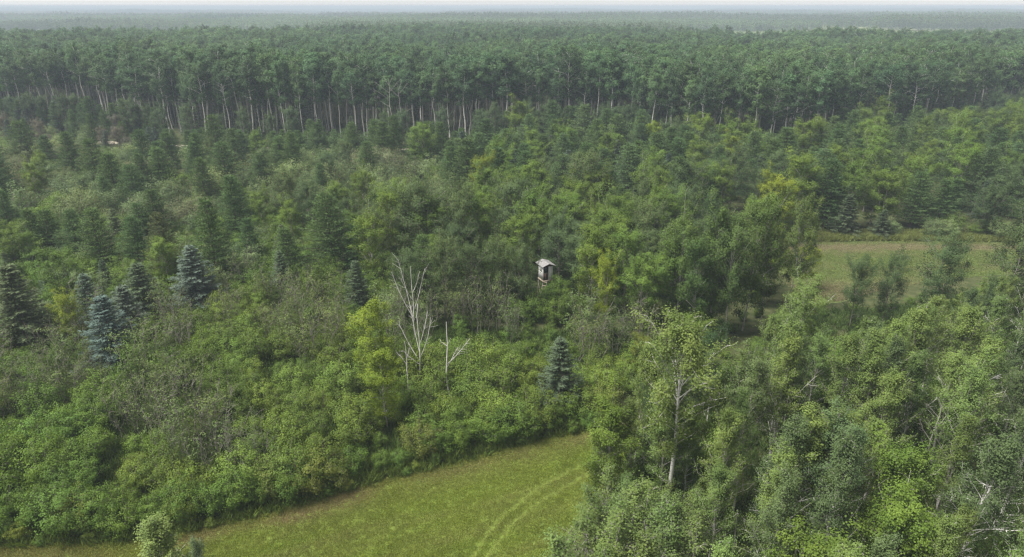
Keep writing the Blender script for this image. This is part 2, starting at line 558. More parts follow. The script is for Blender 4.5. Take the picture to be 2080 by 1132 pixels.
def ground_material():
    m, nt, N, L, out = new_mat('forest_floor')
    tc = N.new('ShaderNodeTexCoord')
    n1 = N.new('ShaderNodeTexNoise'); n1.inputs['Scale'].default_value = 0.9; n1.inputs['Detail'].default_value = 8
    n2 = N.new('ShaderNodeTexNoise'); n2.inputs['Scale'].default_value = 0.0022; n2.inputs['Detail'].default_value = 3
    L.new(tc.outputs['Object'], n1.inputs['Vector']); L.new(tc.outputs['Object'], n2.inputs['Vector'])
    c1 = N.new('ShaderNodeValToRGB')
    c1.color_ramp.elements[0].position = 0.3; c1.color_ramp.elements[0].color = (0.030, 0.042, 0.014, 1)
    c1.color_ramp.elements[1].position = 0.7; c1.color_ramp.elements[1].color = (0.075, 0.080, 0.034, 1)
    L.new(n1.outputs['Fac'], c1.inputs[0])
    c2 = N.new('ShaderNodeValToRGB')                   # far land: meadows and hay land between the woods
    c2.color_ramp.elements[0].position = 0.42; c2.color_ramp.elements[0].color = (0.07, 0.11, 0.035, 1)
    c2.color_ramp.elements[1].position = 0.62; c2.color_ramp.elements[1].color = (0.17, 0.19, 0.085, 1)
    L.new(n2.outputs['Fac'], c2.inputs[0])
    ln = N.new('ShaderNodeVectorMath'); ln.operation = 'LENGTH'
    L.new(tc.outputs['Object'], ln.inputs[0])
    mr = N.new('ShaderNodeMapRange'); mr.inputs['From Min'].default_value = 540; mr.inputs['From Max'].default_value = 620
    L.new(ln.outputs['Value'], mr.inputs['Value'])
    mx = N.new('ShaderNodeMix'); mx.data_type = 'RGBA'
    L.new(mr.outputs[0], mx.inputs['Factor']); L.new(c1.outputs[0], mx.inputs['A']); L.new(c2.outputs[0], mx.inputs['B'])
    p = N.new('ShaderNodeBsdfPrincipled'); p.inputs['Roughness'].default_value = 0.95; p.inputs['Specular IOR Level'].default_value = 0.1
    L.new(mx.outputs['Result'], p.inputs['Base Color'])
    b = N.new('ShaderNodeBump'); b.inputs['Strength'].default_value = 0.6; b.inputs['Distance'].default_value = 0.2
    L.new(n1.outputs['Fac'], b.inputs['Height']); L.new(b.outputs[0], p.inputs['Normal'])
    L.new(p.outputs[0], out.inputs['Surface'])
    return m

def build_ground():
    rad = np.concatenate([[4.0], np.geomspace(20, 24000, 110)])
    na = 144
    an = np.arange(na) * 2 * math.pi / na
    rr, aa = np.meshgrid(rad, an, indexing='ij')
    x, y = rr * np.cos(aa), rr * np.sin(aa)
    v = np.stack([x, y, relief(x, y)], -1).reshape(-1, 3)
    i, j = np.meshgrid(np.arange(len(rad) - 1), np.arange(na), indexing='ij')
    j2 = (j + 1) % na
    f = np.stack([i * na + j, (i + 1) * na + j, (i + 1) * na + j2, i * na + j2], -1).reshape(-1, 4)
    me = bpy.data.meshes.new('ground')
    me.from_pydata(v.tolist(), [], f.tolist() + [list(range(na))])
    me.materials.append(ground_material())
    for p in me.polygons: p.use_smooth = True
    o = link('ground', me); o['kind'] = 'structure'
build_ground()

THATCH = noise_mat('mown_thatch', [(0.2, (0.105, 0.145, 0.023)), (0.55, (0.12, 0.162, 0.028)), (0.9, (0.15, 0.17, 0.04))], 0.55, 10, 0.95, 0.05, distort=0.4)
HAY = noise_mat('hay_field_soil', [(0.25, (0.10, 0.14, 0.040)), (0.55, (0.135, 0.165, 0.055)), (0.88, (0.22, 0.20, 0.10))], 0.22, 10, 0.95, 0.3, stretch=(0.6, 1.6, 1))
SANDY = noise_mat('sandy_track', [(0.3, (0.22, 0.19, 0.14)), (0.7, (0.42, 0.38, 0.30))], 0.8, 6, 0.95, 0.2)

BUSH_LINE = [(-250, 1116), (0, 1106), (250, 1100), (380, 1076), (600, 1026), (780, 972), (950, 932), (1130, 882), (1240, 856)]
CLEAR_PX = BUSH_LINE + [(1300, 840), (1298, 885), (1270, 935), (1235, 985), (1150, 1080), (1090, 1200), (1000, 1500), (-250, 1500), (-500, 1300)]
CLEAR = poly_g(CLEAR_PX)
FARF_PX = [(1530, 497), (1640, 492), (1750, 489), (1900, 490), (2080, 492), (2300, 492), (2300, 535), (2000, 560), (1800, 585), (1710, 612), (1640, 614), (1610, 585), (1570, 530)]
FARF = poly_g(FARF_PX)
TRAIL_PX = [(200, 288), (330, 296), (420, 299), (560, 303), (720, 304), (880, 303), (1000, 302)]
TRAIL = [G(*p) for p in TRAIL_PX]
sheet('mown_clearing', smooth_poly(CLEAR, 5, 0.12, 3), 0.004, THATCH)
sheet('far_field', smooth_poly(FARF, 5, 0.3, 4), 0.004, HAY)
tp = np.array(TRAIL); nrm_ = np.array([(0, 1.0)] * len(tp))
sheet('dirt_trail', np.concatenate([tp + nrm_ * 1.6, (tp - nrm_ * 1.6)[::-1]]), 0.004, SANDY)

# ------------------------------------------------------------------ prototypes, one list per kind
KINDS = {}
def kind(name, cat, parts, wood_m, leaf_m, makers, nominal, wr):
    protos = []
    for i, mk in enumerate(makers):
        w, l = mk
        protos.append((w.mesh(f'{name}_wood_mesh', wood_m, True), l.mesh(f'{name}_leaf_mesh', leaf_m), w, l))
    KINDS[name] = dict(cat=cat, parts=parts, protos=protos, h=nominal, wr=wr, wm=wood_m, lm=leaf_m)

spire = lambda t: (0.55 + 0.45 * math.sin(math.pi * min(1, t * 1.1 + 0.2))) * (1.05 - 0.78 * t ** 1.5)
flame = lambda t: (0.35 + 0.65 * math.sin(math.pi * min(1, t * 0.9 + 0.12))) * (1 - 0.55 * t ** 3)
ovalp = lambda t: max(0.25, math.sin(math.pi * (0.12 + 0.83 * t))) ** 0.8
TRUNK = ('trunk', 'crown'); STEM = ('stems', 'foliage')
kind('tall_aspen', 'tree', TRUNK, WHITE_BARK, LEAF,
     [broadleaf(100 + i, 16.0, 0.14, 0.44 + 0.04 * (i % 3), 2.0 + 0.2 * (i % 4), 26, 4200, (0.25, 0.20), ovalp, (25, 55), 0.04, 0.25, 0.36, 4, bare=0.04) for i in range(6)], 16.0, 0.15)
kind('young_aspen', 'tree', TRUNK, WHITE_BARK, LEAF,
     [broadleaf(200 + i, 11.0, 0.10, 0.16 + 0.05 * (i % 3), 1.75 + 0.15 * (i % 3), 50, 14500, (0.10, 0.08), spire, (42, 70), 0.05, 0.35, 0.19, 6, bare=0.03) for i in range(6)] +
     [broadleaf(230 + i, 11.0, 0.135, 0.40, 1.9, 38, 19000, (0.10, 0.082), ovalp, (38, 62), 0.015, 0.0, 0.24, 5, bare=0.03) for i in range(2)], 11.0, 0.19)
for q in KINDS['young_aspen']['protos'][3:] + KINDS['tall_aspen']['protos']:
    q[0].materials[0] = BRIGHT_BARK
kind('aspen_sapling', 'tree', TRUNK, WHITE_BARK, LEAF,
     [broadleaf(250 + i, 5.5, 0.04, 0.12, 0.95, 22, 1800, (0.10, 0.08), spire, (48, 74), 0.08, 0.6, 0.20, 4, bare=0.06) for i in range(5)], 5.5, 0.17)
kind('birch_tree', 'tree', TRUNK, WHITE_BARK, LEAF,
     [broadleaf(300 + i, 9.0, 0.065, 0.08, 2.0, 44, 16000, (0.125, 0.10), ovalp, (35, 65), 0.05, 0.5, 0.24, 5, 0.35) for i in range(5)], 9.0, 0.21)
kind('poplar_tree', 'tree', TRUNK, GREY_BARK, LEAF,
     [broadleaf(400 + i, 8.5, 0.09, 0.10, 2.9, 48, 17000, (0.135, 0.105), ovalp, (25, 55), 0.05, 0.7, 0.30, 5) for i in range(5)], 8.5, 0.33)
kind('larch_tree', 'tree', TRUNK, DARK_BARK, NEEDLE,
     [conifer(500 + i, 9.0, 2.5 + 0.2 * (i % 3), 30, 6, 'larch', 12500) for i in range(5)], 9.0, 0.2)
kind('spruce_tree', 'tree', TRUNK, DARK_BARK, NEEDLE,
     [conifer(600 + i, 7.5, 2.7, 19, 8, 'spruce', 14000) for i in range(4)], 7.5, 0.26)
kind('alder_shrub', 'shrub', STEM, GREY_BARK, LEAF,
     [shrub(700 + i, 4.0, 3.3, 14, 6000, (0.12, 0.09), 0.20) for i in range(6)], 4.0, 0.42)
kind('willow_shrub', 'shrub', STEM, GREY_BARK, LEAF,
     [shrub(800 + i, 4.2, 4.6, 19, 7000, (0.16, 0.085), 0.24) for i in range(5)], 4.2, 0.52)
kind('bare_shrub', 'shrub', STEM, TWIG_BARK, LEAF,
     [bare_shrub(900 + i, 5.0, 3.4, 11, 700 + 500 * (i % 3)) for i in range(5)], 5.0, 0.32)

# leaf colours (albedo)
C_ASPEN, C_YOUNG, C_BIRCH = (0.062, 0.118, 0.046), (0.128, 0.188, 0.048), (0.160, 0.215, 0.020)
C_BIRCH2, C_ALDER, C_WILLOW = (0.105, 0.168, 0.027), (0.098, 0.165, 0.027), (0.138, 0.190, 0.072)
C_OLIVE, C_LARCH, C_BLUE, C_SPRUCE = (0.080, 0.122, 0.042), (0.070, 0.125, 0.038), (0.105, 0.150, 0.122), (0.094, 0.132, 0.068)
C_DARK = (0.045, 0.085, 0.028)

items = []
FRONT = [G(404, 624), G(236, 742), G(58, 706), G(300, 660), G(788, 868), G(764, 790)]
def vary(c, s=0.18):
    k = 1 + rng.uniform(-s, s)
    w = rng.uniform(-0.03, 0.12)
    return (c[0] * 0.95 * k * (1 + w), c[1] * k, c[2] * 1.05 * k * (1 - w))

SKY_R = [(1100, 1010), (1200, 930), (1255, 800), (1300, 710), (1400, 700), (1480, 740), (1540, 690), (1600, 625), (1640, 660), (1700, 690), (1760, 665), (1820, 660), (1880, 625), (1940, 610), (1990, 575), (2050, 560), (2400, 500)]
def cap(x, y, h, line):
    """Height at which the top stays below the given line of crowns."""
    for _ in range(24):
        px, py, _d = PX(x, y, h)
        if py >= np.interp(px, [a for a, b in line], [b for a, b in line]): break
        h -= 0.5
    return h

def put(kd, x, y, h, col, wide=1.0, label=None, group=None, s=0.15, proto=None, key=False):
    K = KINDS[kd]
    if not key:                        # low growth only right in front of the spruces one can single out
        for kx, ky in FRONT:
            if 0 < ky - y < 6.5 and abs(x - kx * y / ky) < 2.2:
                if K['cat'] != 'shrub': return
                h = min(h, 1.7)
    items.append(dict(kind=kd, x=float(x), y=float(y), h=float(h), wide=wide, col=vary(col, s), label=label, group=group,
                      proto=int(rng.integers(min(6, len(K['protos'])))) if proto is None else proto, rot=float(rng.uniform(0, 6.283)), key=key))
    return items[-1]

def by_rows(kd, px, pb, pt, col, wide=1.0, label=None, proto=None, group=None):
    x, y, h = h_at(px, pb, pt)
    return put(kd, x, y, h, col, wide, label, group, 0.04, proto, True)

# --- trees one can single out (column, row of the foot, row of the top)
SP_G = 'spruces standing in the shrub thicket'
by_rows('spruce_tree', 404, 624, 498, C_BLUE, 1.35, 'solitary blue-grey spruce standing in front of the tallest dark larch', 0, SP_G)
by_rows('spruce_tree', 236, 742, 600, C_BLUE, 1.35, 'bluest and nearest spruce of the cluster at the thicket edge', 1, SP_G)
by_rows('spruce_tree', 272, 705, 578, (0.11, 0.15, 0.11), 1.25, 'grey-green spruce just behind the bluest spruce of the cluster', 2, SP_G)
by_rows('spruce_tree', 196, 668, 555, (0.105, 0.145, 0.10), 1.15, 'slim pale green spruce behind the yellow birch sapling', 3, SP_G)
by_rows('spruce_tree', 300, 660, 533, C_SPRUCE, 1.3, 'olive green spruce between the solitary blue spruce and the spruce cluster', 0, SP_G)
by_rows('spruce_tree', 58, 706, 535, C_SPRUCE, 1.3, 'large olive green spruce with bushy tiers near the picture edge', 2, SP_G)
by_rows('spruce_tree', 1136, 836, 685, (0.078, 0.12, 0.072), 1.05, 'blue-green spruce rising from shrubs above the top of the mown clearing', 3, SP_G)
by_rows('spruce_tree', 1712, 478, 395, C_SPRUCE, 1.25, 'dark spruce at the hedge behind the far field, taller of the pair', 1, SP_G)
by_rows('spruce_tree', 1786, 482, 425, C_SPRUCE, 1.3, 'low wide spruce at the hedge behind the far field', 0, SP_G)
LA_G = 'larches standing in the thicket'
by_rows('larch_tree', 446, 588, 402, C_LARCH, 1.0, 'tallest dark green larch, rising behind the solitary blue spruce', 0, LA_G)
by_rows('larch_tree', 485, 500, 357, C_LARCH, 1.05, 'narrow larch standing behind the tallest larch', 1, LA_G)
by_rows('larch_tree', 676, 560, 390, C_LARCH, 1.35, 'broad shaggy dark larch beside the yellow-green birch', 2, LA_G)
by_rows('larch_tree', 514, 548, 443, C_LARCH, 1.2, 'short plump larch between the tallest and the broad shaggy larch', 3, LA_G)
by_rows('larch_tree', 168, 545, 425, C_LARCH, 1.2, 'dark larch behind the pointed yellow-topped birch', 4, LA_G)
by_rows('larch_tree', 82, 535, 425, C_LARCH, 1.2, 'dark larch second from the picture edge above the olive spruce', 0, LA_G)
by_rows('larch_tree', 292, 570, 440, C_LARCH, 1.2, 'soft grey-green larch behind the olive spruce', 1, LA_G)
by_rows('larch_tree', 345, 590, 432, (0.085, 0.112, 0.045), 0.9, 'thin half-browned larch beside the tallest larch', 2, LA_G)
by_rows('larch_tree', 332, 378, 287, C_LARCH, 1.2, 'larch standing alone among pale willows before the forest', 3, LA_G)
by_rows('larch_tree', 656, 415, 332, C_LARCH, 1.0, 'slender larch in the middle of the pale willows', 4, LA_G)
BI_G = 'birches scattered in the thicket'
by_rows('birch_tree', 758, 590, 452, C_BIRCH2, 1.15, 'round yellow-green birch beside the broad shaggy larch', 0, BI_G)
by_rows('birch_tree', 764, 790, 636, (0.158, 0.222, 0.022), 1.0, 'bright yellow birch beside the forked dead birch, upper of the pair', 1, BI_G)
by_rows('birch_tree', 788, 872, 728, (0.158, 0.222, 0.022), 1.1, 'bright yellow birch, lower of the pair, above the clearing', 2, BI_G)
by_rows('birch_tree', 150, 640, 518, C_BIRCH2, 1.15, 'pointed yellow-topped birch behind the spruce cluster', 3, BI_G)
by_rows('birch_tree', 158, 715, 612, C_BIRCH, 0.95, 'small yellow birch sapling between two spruces', 4, BI_G)
by_rows('birch_tree', 40, 560, 460, C_BIRCH2, 1.2, 'yellow-topped birch at the picture edge above the olive spruce', 1, BI_G)
by_rows('birch_tree', 1196, 640, 483, C_BIRCH2, 1.0, 'birch with visible pale stems beside the hunting blind', 2, BI_G)
by_rows('birch_tree', 1268, 640, 482, C_BIRCH2, 1.0, 'second birch along from the hunting blind', 3, BI_G)
by_rows('birch_tree', 1225, 690, 545, C_BIRCH, 0.7, 'thin yellow-leaved birch sapling below the hunting blind', 4, BI_G)
by_rows('birch_tree', 1372, 672, 462, (0.080, 0.13, 0.030), 0.78, 'tall dark-leaved birch, first of the dense clump by the far field', 0, BI_G)
by_rows('birch_tree', 1440, 672, 452, (0.080, 0.13, 0.030), 0.74, 'tall dark-leaved birch in the middle of the dense clump', 2, BI_G)
by_rows('birch_tree', 1508, 672, 430, (0.075, 0.125, 0.030), 0.74, 'tallest birch of the dense clump, closest to the far field', 3, BI_G)
by_rows('birch_tree', 1474, 690, 470, (0.075, 0.12, 0.030), 0.7, 'birch with bare white lower stems at the foot of the dense clump', 1, BI_G)
by_rows('birch_tree', 1408, 690, 505, (0.072, 0.125, 0.030), 0.8, 'dark birch filling the front of the dense clump', 3, BI_G)
by_rows('birch_tree', 1545, 660, 478, (0.078, 0.125, 0.030), 0.68, 'dark birch at the far-field end of the dense clump', 0, BI_G)
by_rows('birch_tree', 1604, 625, 440, (0.092, 0.135, 0.032), 0.72, 'column-like birch standing alone at the corner of the far field', 4, BI_G)
by_rows('birch_tree', 1636, 590, 508, C_BIRCH, 1.0, 'short yellow birch against the far field', 0, BI_G)
by_rows('birch_tree', 1095, 545, 440, C_BIRCH2, 1.0, 'yellow-green birch just behind the blind roof', 4, BI_G)
by_rows('birch_tree', 1150, 530, 412, C_BIRCH2, 1.2, 'leafy green birch behind the blind, first of two', 1, BI_G)
by_rows('birch_tree', 1215, 530, 425, C_BIRCH2, 1.1, 'leafy green birch behind the blind, second of two', 0, BI_G)
by_rows('birch_tree', 1300, 770, 690, (0.15, 0.18, 0.03), 1.0, 'low yellow-green birch at the narrow top of the clearing', 3, BI_G)
PO_G = 'olive poplars in the middle of the thicket'
for i, (px, pb, pt, w, lab) in enumerate([
        (855, 545, 388, 1.0, 'broad dark olive poplar behind the thicket, widest of the crowns'), (930, 545, 392, 0.9, 'dark olive poplar merging with the widest crown'),
        (1050, 520, 378, 0.95, 'olive poplar with rounded crown behind the leafy birches'), (1188, 450, 328, 1.0, 'rounded grey-green poplar standing above the blind'),
        (1385, 445, 338, 1.1, 'pale olive poplar above the dense birch clump'), (1310, 470, 372, 1.0, 'olive poplar between the pale poplar and the leafy birches'),
        (1315, 560, 430, 1.0, 'brownish olive poplar behind the second birch'), (840, 655, 520, 0.75, 'olive poplar above the forked dead birch'),
        (905, 650, 505, 0.75, 'olive poplar second along the row beside the blind'), (960, 645, 510, 0.75, 'olive poplar third along the row beside the blind'),
        (1010, 640, 505, 0.75, 'olive poplar fourth along the row beside the blind'), (1058, 640, 515, 0.7, 'olive poplar touching the wall of the hunting blind'),
        (1725, 668, 532, 0.62, 'brown-tinged poplar in front of the far field, first of the row'), (1790, 668, 535, 0.62, 'brown-tinged poplar in front of the far field, second of the row'),
        (1888, 655, 498, 0.75, 'brown-tinged poplar in front of the far field, largest of the row'), (2040, 640, 475, 0.9, 'tall olive poplar closing the end of the far field'),
        (590, 470, 365, 1.0, 'dark olive poplar behind the broad shaggy larch'), (1105, 400, 325, 0.8, 'grey-green poplar among the larches behind the blind')]):
    by_rows('poplar_tree', px, pb, pt, C_OLIVE, w, lab, i % 5, PO_G)
YA_G = 'young aspens beside the clearing'
def by_top(kd, px, pt, h, col, wide=1.0, label=None, proto=None, group=None):
    x, y = G(px, pt, h)
    return put(kd, x, y, h, col, wide, label, group, 0.05, proto, True)
for px, pb, pt in ((1108, 622, 582), (1116, 626, 574), (1126, 618, 560), (1066, 626, 592), (1138, 620, 558), (1098, 642, 606)):
    by_rows('alder_shrub', px, pb, pt, C_ALDER, 0.9, None, None, 'green shrubs of the thicket')
MAIN = by_rows('young_aspen', 1353, 1060, 690, (0.138, 0.176, 0.040), 1.0, 'tall aspen with bare white trunk at the edge of the clearing', 6, YA_G)
by_rows('young_aspen', 1600, 830, 602, C_YOUNG, 1.0, 'aspen with crooked white trunk below the far field', 7, YA_G)
by_rows('poplar_tree', 1322, 985, 800, C_DARK, 0.45, 'dark-leaved poplar crowding behind the bare white aspen trunk', 2, PO_G)
by_rows('poplar_tree', 1420, 830, 690, C_DARK, 0.7, 'dense dark green poplar above the hidden end of the clearing', 3, PO_G)
by_top('young_aspen', 320, 1072, 9.0, (0.14, 0.20, 0.06), 1.35, 'pale aspen top poking up at the bottom of the clearing', 4, YA_G)
by_top('young_aspen', 400, 1118, 8.0, (0.12, 0.16, 0.07), 0.6, 'tip of a small aspen beside the pale aspen top', 5, YA_G)
by_top('young_aspen', 1975, 640, 12.0, C_YOUNG, 1.0, 'aspen crown below the end of the far field', 2, YA_G)
by_top('young_aspen', 1880, 640, 12.0, C_YOUNG, 1.0, 'aspen with dead side limbs below the brown-tinged poplars', 3, YA_G)
by_top('young_aspen', 1680, 845, 12.0, C_YOUNG, 1.1, 'tall aspen crown in the middle of the aspen stand', 1, YA_G)
by_top('young_aspen', 1590, 930, 11.0, C_YOUNG, 0.9, 'aspen with forked pale trunk at the bottom of the stand', 4, YA_G)
by_top('young_aspen', 1800, 700, 12.5, C_YOUNG, 1.0, 'leafy aspen crown in the upper half of the stand', 0, YA_G)

# --- the rest of the thicket: zones on the ground, each filled at its own spacing
def grid_fill(poly_px, spacing, choose, seed, keep=1.0):
    P = poly_g(poly_px)
    g = np.random.default_rng(seed)
    x0, y0 = P.min(0); x1, y1 = P.max(0)
    gx, gy = np.meshgrid(np.arange(x0, x1, spacing), np.arange(y0, y1, spacing))
    gx = gx.ravel() + (np.floor((gy.ravel() - y0) / spacing) % 2) * spacing * 0.5
    gy = gy.ravel()
    gx = gx + g.uniform(-0.42, 0.42, gx.size) * spacing
    gy = gy + g.uniform(-0.42, 0.42, gy.size) * spacing
    ok = inside(P, gx, gy) & (g.random(gx.size) < keep)
    for q, pad in ((CLEAR, 0.8), (FARF, 1.6)):
        ok &= ~inside(q, gx, gy)
        ok &= dist_line(np.vstack([q, q[:1]]), gx, gy) > pad
    ok &= np.hypot(gx - BL[0], gy - BL[1]) > 1.7
    ok &= dist_line(TRAIL, gx, gy) > 3.0
    # nothing tall right between the camera and the blind's open side
    for x, y in zip(gx[ok], gy[ok]):
        choose(g, x, y)

BL = G(1107, 612)                 # foot of the hunting blind
keys = [(i['x'], i['y'], i['h'] * KINDS[i['kind']]['wr'] * i['wide'] * (1.5 if i['kind'] == 'spruce_tree' else 0.55)) for i in items]
def free(x, y, f=1.0):
    return all((x - a) ** 2 + (y - b) ** 2 > (r * f) ** 2 for a, b, r in keys)
def near_blind(x, y):
    """In the sight line to the blind only low growth stands."""
    return y < BL[1] + 0.5 and BL[1] - y < 16 and abs(PX(x, y, 1.5)[0] - 1100) < 58
BLIND_LINE = [(1020, 520), (1070, 560), (1084, 594), (1098, 594), (1106, 574), (1125, 560), (1160, 520)]

BARE = [(640, 690, 130, 55), (80, 815, 150, 60), (420, 950, 60, 35), (560, 640, 60, 30), (350, 700, 60, 30), (1180, 700, 190, 38), (900, 690, 150, 35), (300, 860, 60, 30), (1330, 720, 70, 40), (110, 720, 60, 30), (1000, 675, 380, 30)]
def bare_prob(x, y):
    px, py, _ = PX(x, y, 0)
    return max([math.exp(-(((px - a) / rx) ** 2 + ((py - b) / ry) ** 2)) for a, b, rx, ry in BARE])

def thicket(g, x, y):
    if not free(x, y, 0.6): return
    nb = near_blind(x, y)
    if not nb and g.random() < 0.85 * bare_prob(x, y) + 0.015:
        put('bare_shrub', x, y, g.uniform(4.0, 6.6), (0.10, 0.14, 0.04), g.uniform(0.9, 1.3), s=0.25)
        if g.random() < 0.7:
            put('alder_shrub', x + g.uniform(-1, 1), y + g.uniform(-1, 1), g.uniform(1.8, 2.7), C_ALDER, s=0.2)
        return
    n = vnoise(x, y, 9, 11)
    h = 2.5 + 1.8 * n + g.uniform(-0.5, 0.9)
    h = max(1.6, cap(x, y, h, [(700, 560), (770, 672), (900, 684), (1380, 688), (1430, 560)]))
    c = C_ALDER if vnoise(x, y, 14, 5) < 0.62 else (0.118, 0.178, 0.030)
    put('alder_shrub', x, y, max(1.2, cap(x, y, h, BLIND_LINE)) if nb else h, c, g.uniform(0.9, 1.25), s=0.24)

def left_mid(g, x, y):
    if not free(x, y, 0.7): return
    r = g.random()
    if not near_blind(x, y) and g.random() < 0.7 * bare_prob(x, y):
        put('bare_shrub', x, y, g.uniform(4.0, 6.4), (0.10, 0.14, 0.04), g.uniform(0.9, 1.3), s=0.25); return
    if near_blind(x, y):
        put('alder_shrub', x, y, max(1.2, cap(x, y, 3.6, BLIND_LINE)), C_ALDER); return
    if r < 0.05: put('larch_tree', x, y, g.uniform(6.5, 10), C_LARCH, g.uniform(1.2, 1.5))
    elif r < 0.13: put('spruce_tree', x, y, g.uniform(4, 7), C_SPRUCE)
    elif r < 0.17: put('birch_tree', x, y, g.uniform(5, 7.5), C_BIRCH2)
    elif r < 0.22: put('bare_shrub', x, y, g.uniform(4, 5.5), (0.10, 0.12, 0.05))
    else: put('alder_shrub', x, y, g.uniform(3, 4.6), C_ALDER if g.random() < 0.7 else C_WILLOW, g.uniform(0.95, 1.3), s=0.22)

def willow_zone(g, x, y):
    if not free(x, y, 0.7): return
    r = g.random()
    px, py, _ = PX(x, y, 0)
    lp = 0.04 + 0.11 * (vnoise(x, y, 25, 8) > 0.6)
    if r < lp: put('larch_tree', x, y, g.uniform(7.0, 11), C_LARCH, g.uniform(1.15, 1.5))
    elif r < lp + 0.07: put('birch_tree', x, y, g.uniform(5.5, 8), C_BIRCH2)
    elif r < lp + 0.13: put('poplar_tree', x, y, g.uniform(5, 7.5), C_OLIVE, 0.9)
    elif r < lp + 0.3: put('alder_shrub', x, y, g.uniform(3.5, 5.5), C_ALDER, 1.3, s=0.2)
    else: put('willow_shrub', x, y, g.uniform(3.2, 6.8), C_WILLOW if vnoise(x, y, 12, 9) < 0.7 else (0.135, 0.16, 0.075), g.uniform(0.95, 1.25), s=0.25)

def middle(g, x, y):
    if not free(x, y, 0.75): return
    r = g.random()
    if near_blind(x, y):
        put('alder_shrub', x, y, max(1.2, cap(x, y, 3.6, BLIND_LINE)), C_ALDER); return
    if r < 0.34: put('birch_tree', x, y, g.uniform(7, 10), C_BIRCH2, g.uniform(1.0, 1.3))
    elif r < 0.62: put('poplar_tree', x, y, g.uniform(6, 8.5), C_OLIVE, g.uniform(0.8, 1.1))
    elif r < 0.70: put('larch_tree', x, y, g.uniform(6, 8), C_LARCH, 1.2)
    else: put('alder_shrub', x, y, g.uniform(3, 4.8), C_ALDER, g.uniform(1, 1.3), s=0.2)

def band(g, x, y):
    if not free(x, y, 0.75): return
    px, py, _ = PX(x, y, 0)
    r = g.random()
    if px < 330:
        if r < 0.36: put('spruce_tree', x, y, g.uniform(4.5, 7.5), (0.085, 0.118, 0.085), 1.1)
        elif r < 0.5: put('larch_tree', x, y, g.uniform(6, 9), C_LARCH)
        elif r < 0.6: put('poplar_tree', x, y, g.uniform(5, 7), (0.13, 0.12, 0.08), 0.8)
        else: put('willow_shrub', x, y, g.uniform(3, 4.5), C_WILLOW, g.uniform(1, 1.3))
        return
    right = px > 1350
    pl, pb, ps = (0.42, 0.26, 0.07) if right else (0.66, 0.12, 0.12)
    line = [(280, 228), (340, 262), (1030, 262), (1080, 232), (1400, 238), (1450, 268), (1670, 268), (1720, 228)]
    if cap(x, y, 8.0, line) < 8.0:
        put('larch_tree' if r < 0.6 else 'spruce_tree' if r < 0.75 else 'willow_shrub', x, y, max(2.5, cap(x, y, 8.0, line)), C_LARCH, 1.3); return
    if r < pl: put('larch_tree', x, y, g.uniform(7.5, 12), C_LARCH if g.random() < 0.75 else (0.085, 0.14, 0.05), g.uniform(1.15, 1.5))
    elif r < pl + pb: put('birch_tree', x, y, g.uniform(7.5, 11.5), C_BIRCH2 if g.random() < 0.9 else C_BIRCH, g.uniform(1.0, 1.3))
    elif r < pl + pb + ps: put('spruce_tree', x, y, g.uniform(5, 9), (0.085, 0.118, 0.085), 1.0)
    elif r < 0.93 and right: put('poplar_tree', x, y, g.uniform(7, 10), C_OLIVE if g.random() < .4 else (0.07, 0.115, 0.04), 0.85)
    else: put('willow_shrub', x, y, g.uniform(3, 4.8), C_WILLOW, g.uniform(1, 1.3))

def aspen_stand(g, x, y):
    if y < 21 or not free(x, y, 0.5): return
    px, py, dep = PX(x, y, 6)
    # saplings in front of the white trunk stay low
    if px < 1440 and y < MAIN['y']:
        hh = cap(x, y, g.uniform(4.5, 7.0), [(1100, 1030), (1180, 985), (1240, 930), (1300, 985), (1440, 1000)])
        if hh > 2.4:
            put('aspen_sapling', x, y, hh, (0.118, 0.172, 0.046), g.uniform(1.0, 1.3))
        return
    n = vnoise(x, y, 7, 21)
    hh = cap(x, y, 8.0 + 4.6 * n + g.uniform(-1.2, 1.0), SKY_R)
    if hh < 3.0:
        put('alder_shrub', x, y, max(1.3, hh), C_ALDER, 1.2); return
    if hh < 5.0:
        put('alder_shrub', x, y, hh, C_ALDER, 1.1); return
    if g.random() < 0.16:
        put('alder_shrub', x, y, g.uniform(3.2, 4.6), C_ALDER, 1.2)
    elif g.random() < 0.07:
        put('birch_tree', x, y, min(hh, 9), C_BIRCH2)
    else:
        put('young_aspen', x, y, hh, C_YOUNG if g.random() < 0.75 else (0.085, 0.125, 0.045), g.uniform(0.8, 1.0), s=0.2)

def hedge(g, x, y):
    if not free(x, y, 0.8): return
    put('alder_shrub', x, y, g.uniform(2.4, 4.2), C_ALDER if g.random() < .6 else C_WILLOW, 1.25, s=0.2)

T1 = [(-260, 1112), (0, 1102), (250, 1096), (380, 1072), (600, 1022), (780, 968), (950, 928), (1130, 878), (1240, 852), (1330, 790), (1420, 740), (1420, 690), (1100, 660), (800, 665), (560, 610), (350, 650), (-260, 730)]
grid_fill(T1, 2.6, thicket, 31)
grid_fill([(-300, 730), (350, 650), (560, 610), (800, 665), (1090, 660), (1090, 600), (740, 560), (600, 475), (-300, 490)], 2.9, left_mid, 32)
grid_fill([(-320, 490), (600, 475), (900, 445), (900, 365), (700, 332), (300, 332), (-320, 310)], 5.3, willow_zone, 33)
grid_fill([(600, 475), (740, 560), (1090, 600), (1100, 660), (1420, 690), (1560, 610), (1560, 495), (1300, 435), (900, 445)], 4.7, middle, 34)
EDGE_PX = [(-420, 262), (0, 262), (150, 268), (300, 284), (400, 295), (560, 299), (700, 300), (900, 299), (1000, 299), (1150, 290), (1300, 292), (1450, 304), (1600, 300), (1750, 285), (1900, 264), (2080, 248), (2500, 236)]
grid_fill(EDGE_PX + [(2420, 485), (1560, 488), (1300, 435), (900, 445), (900, 365), (700, 332), (300, 332), (-320, 310)], 5.4, band, 35)
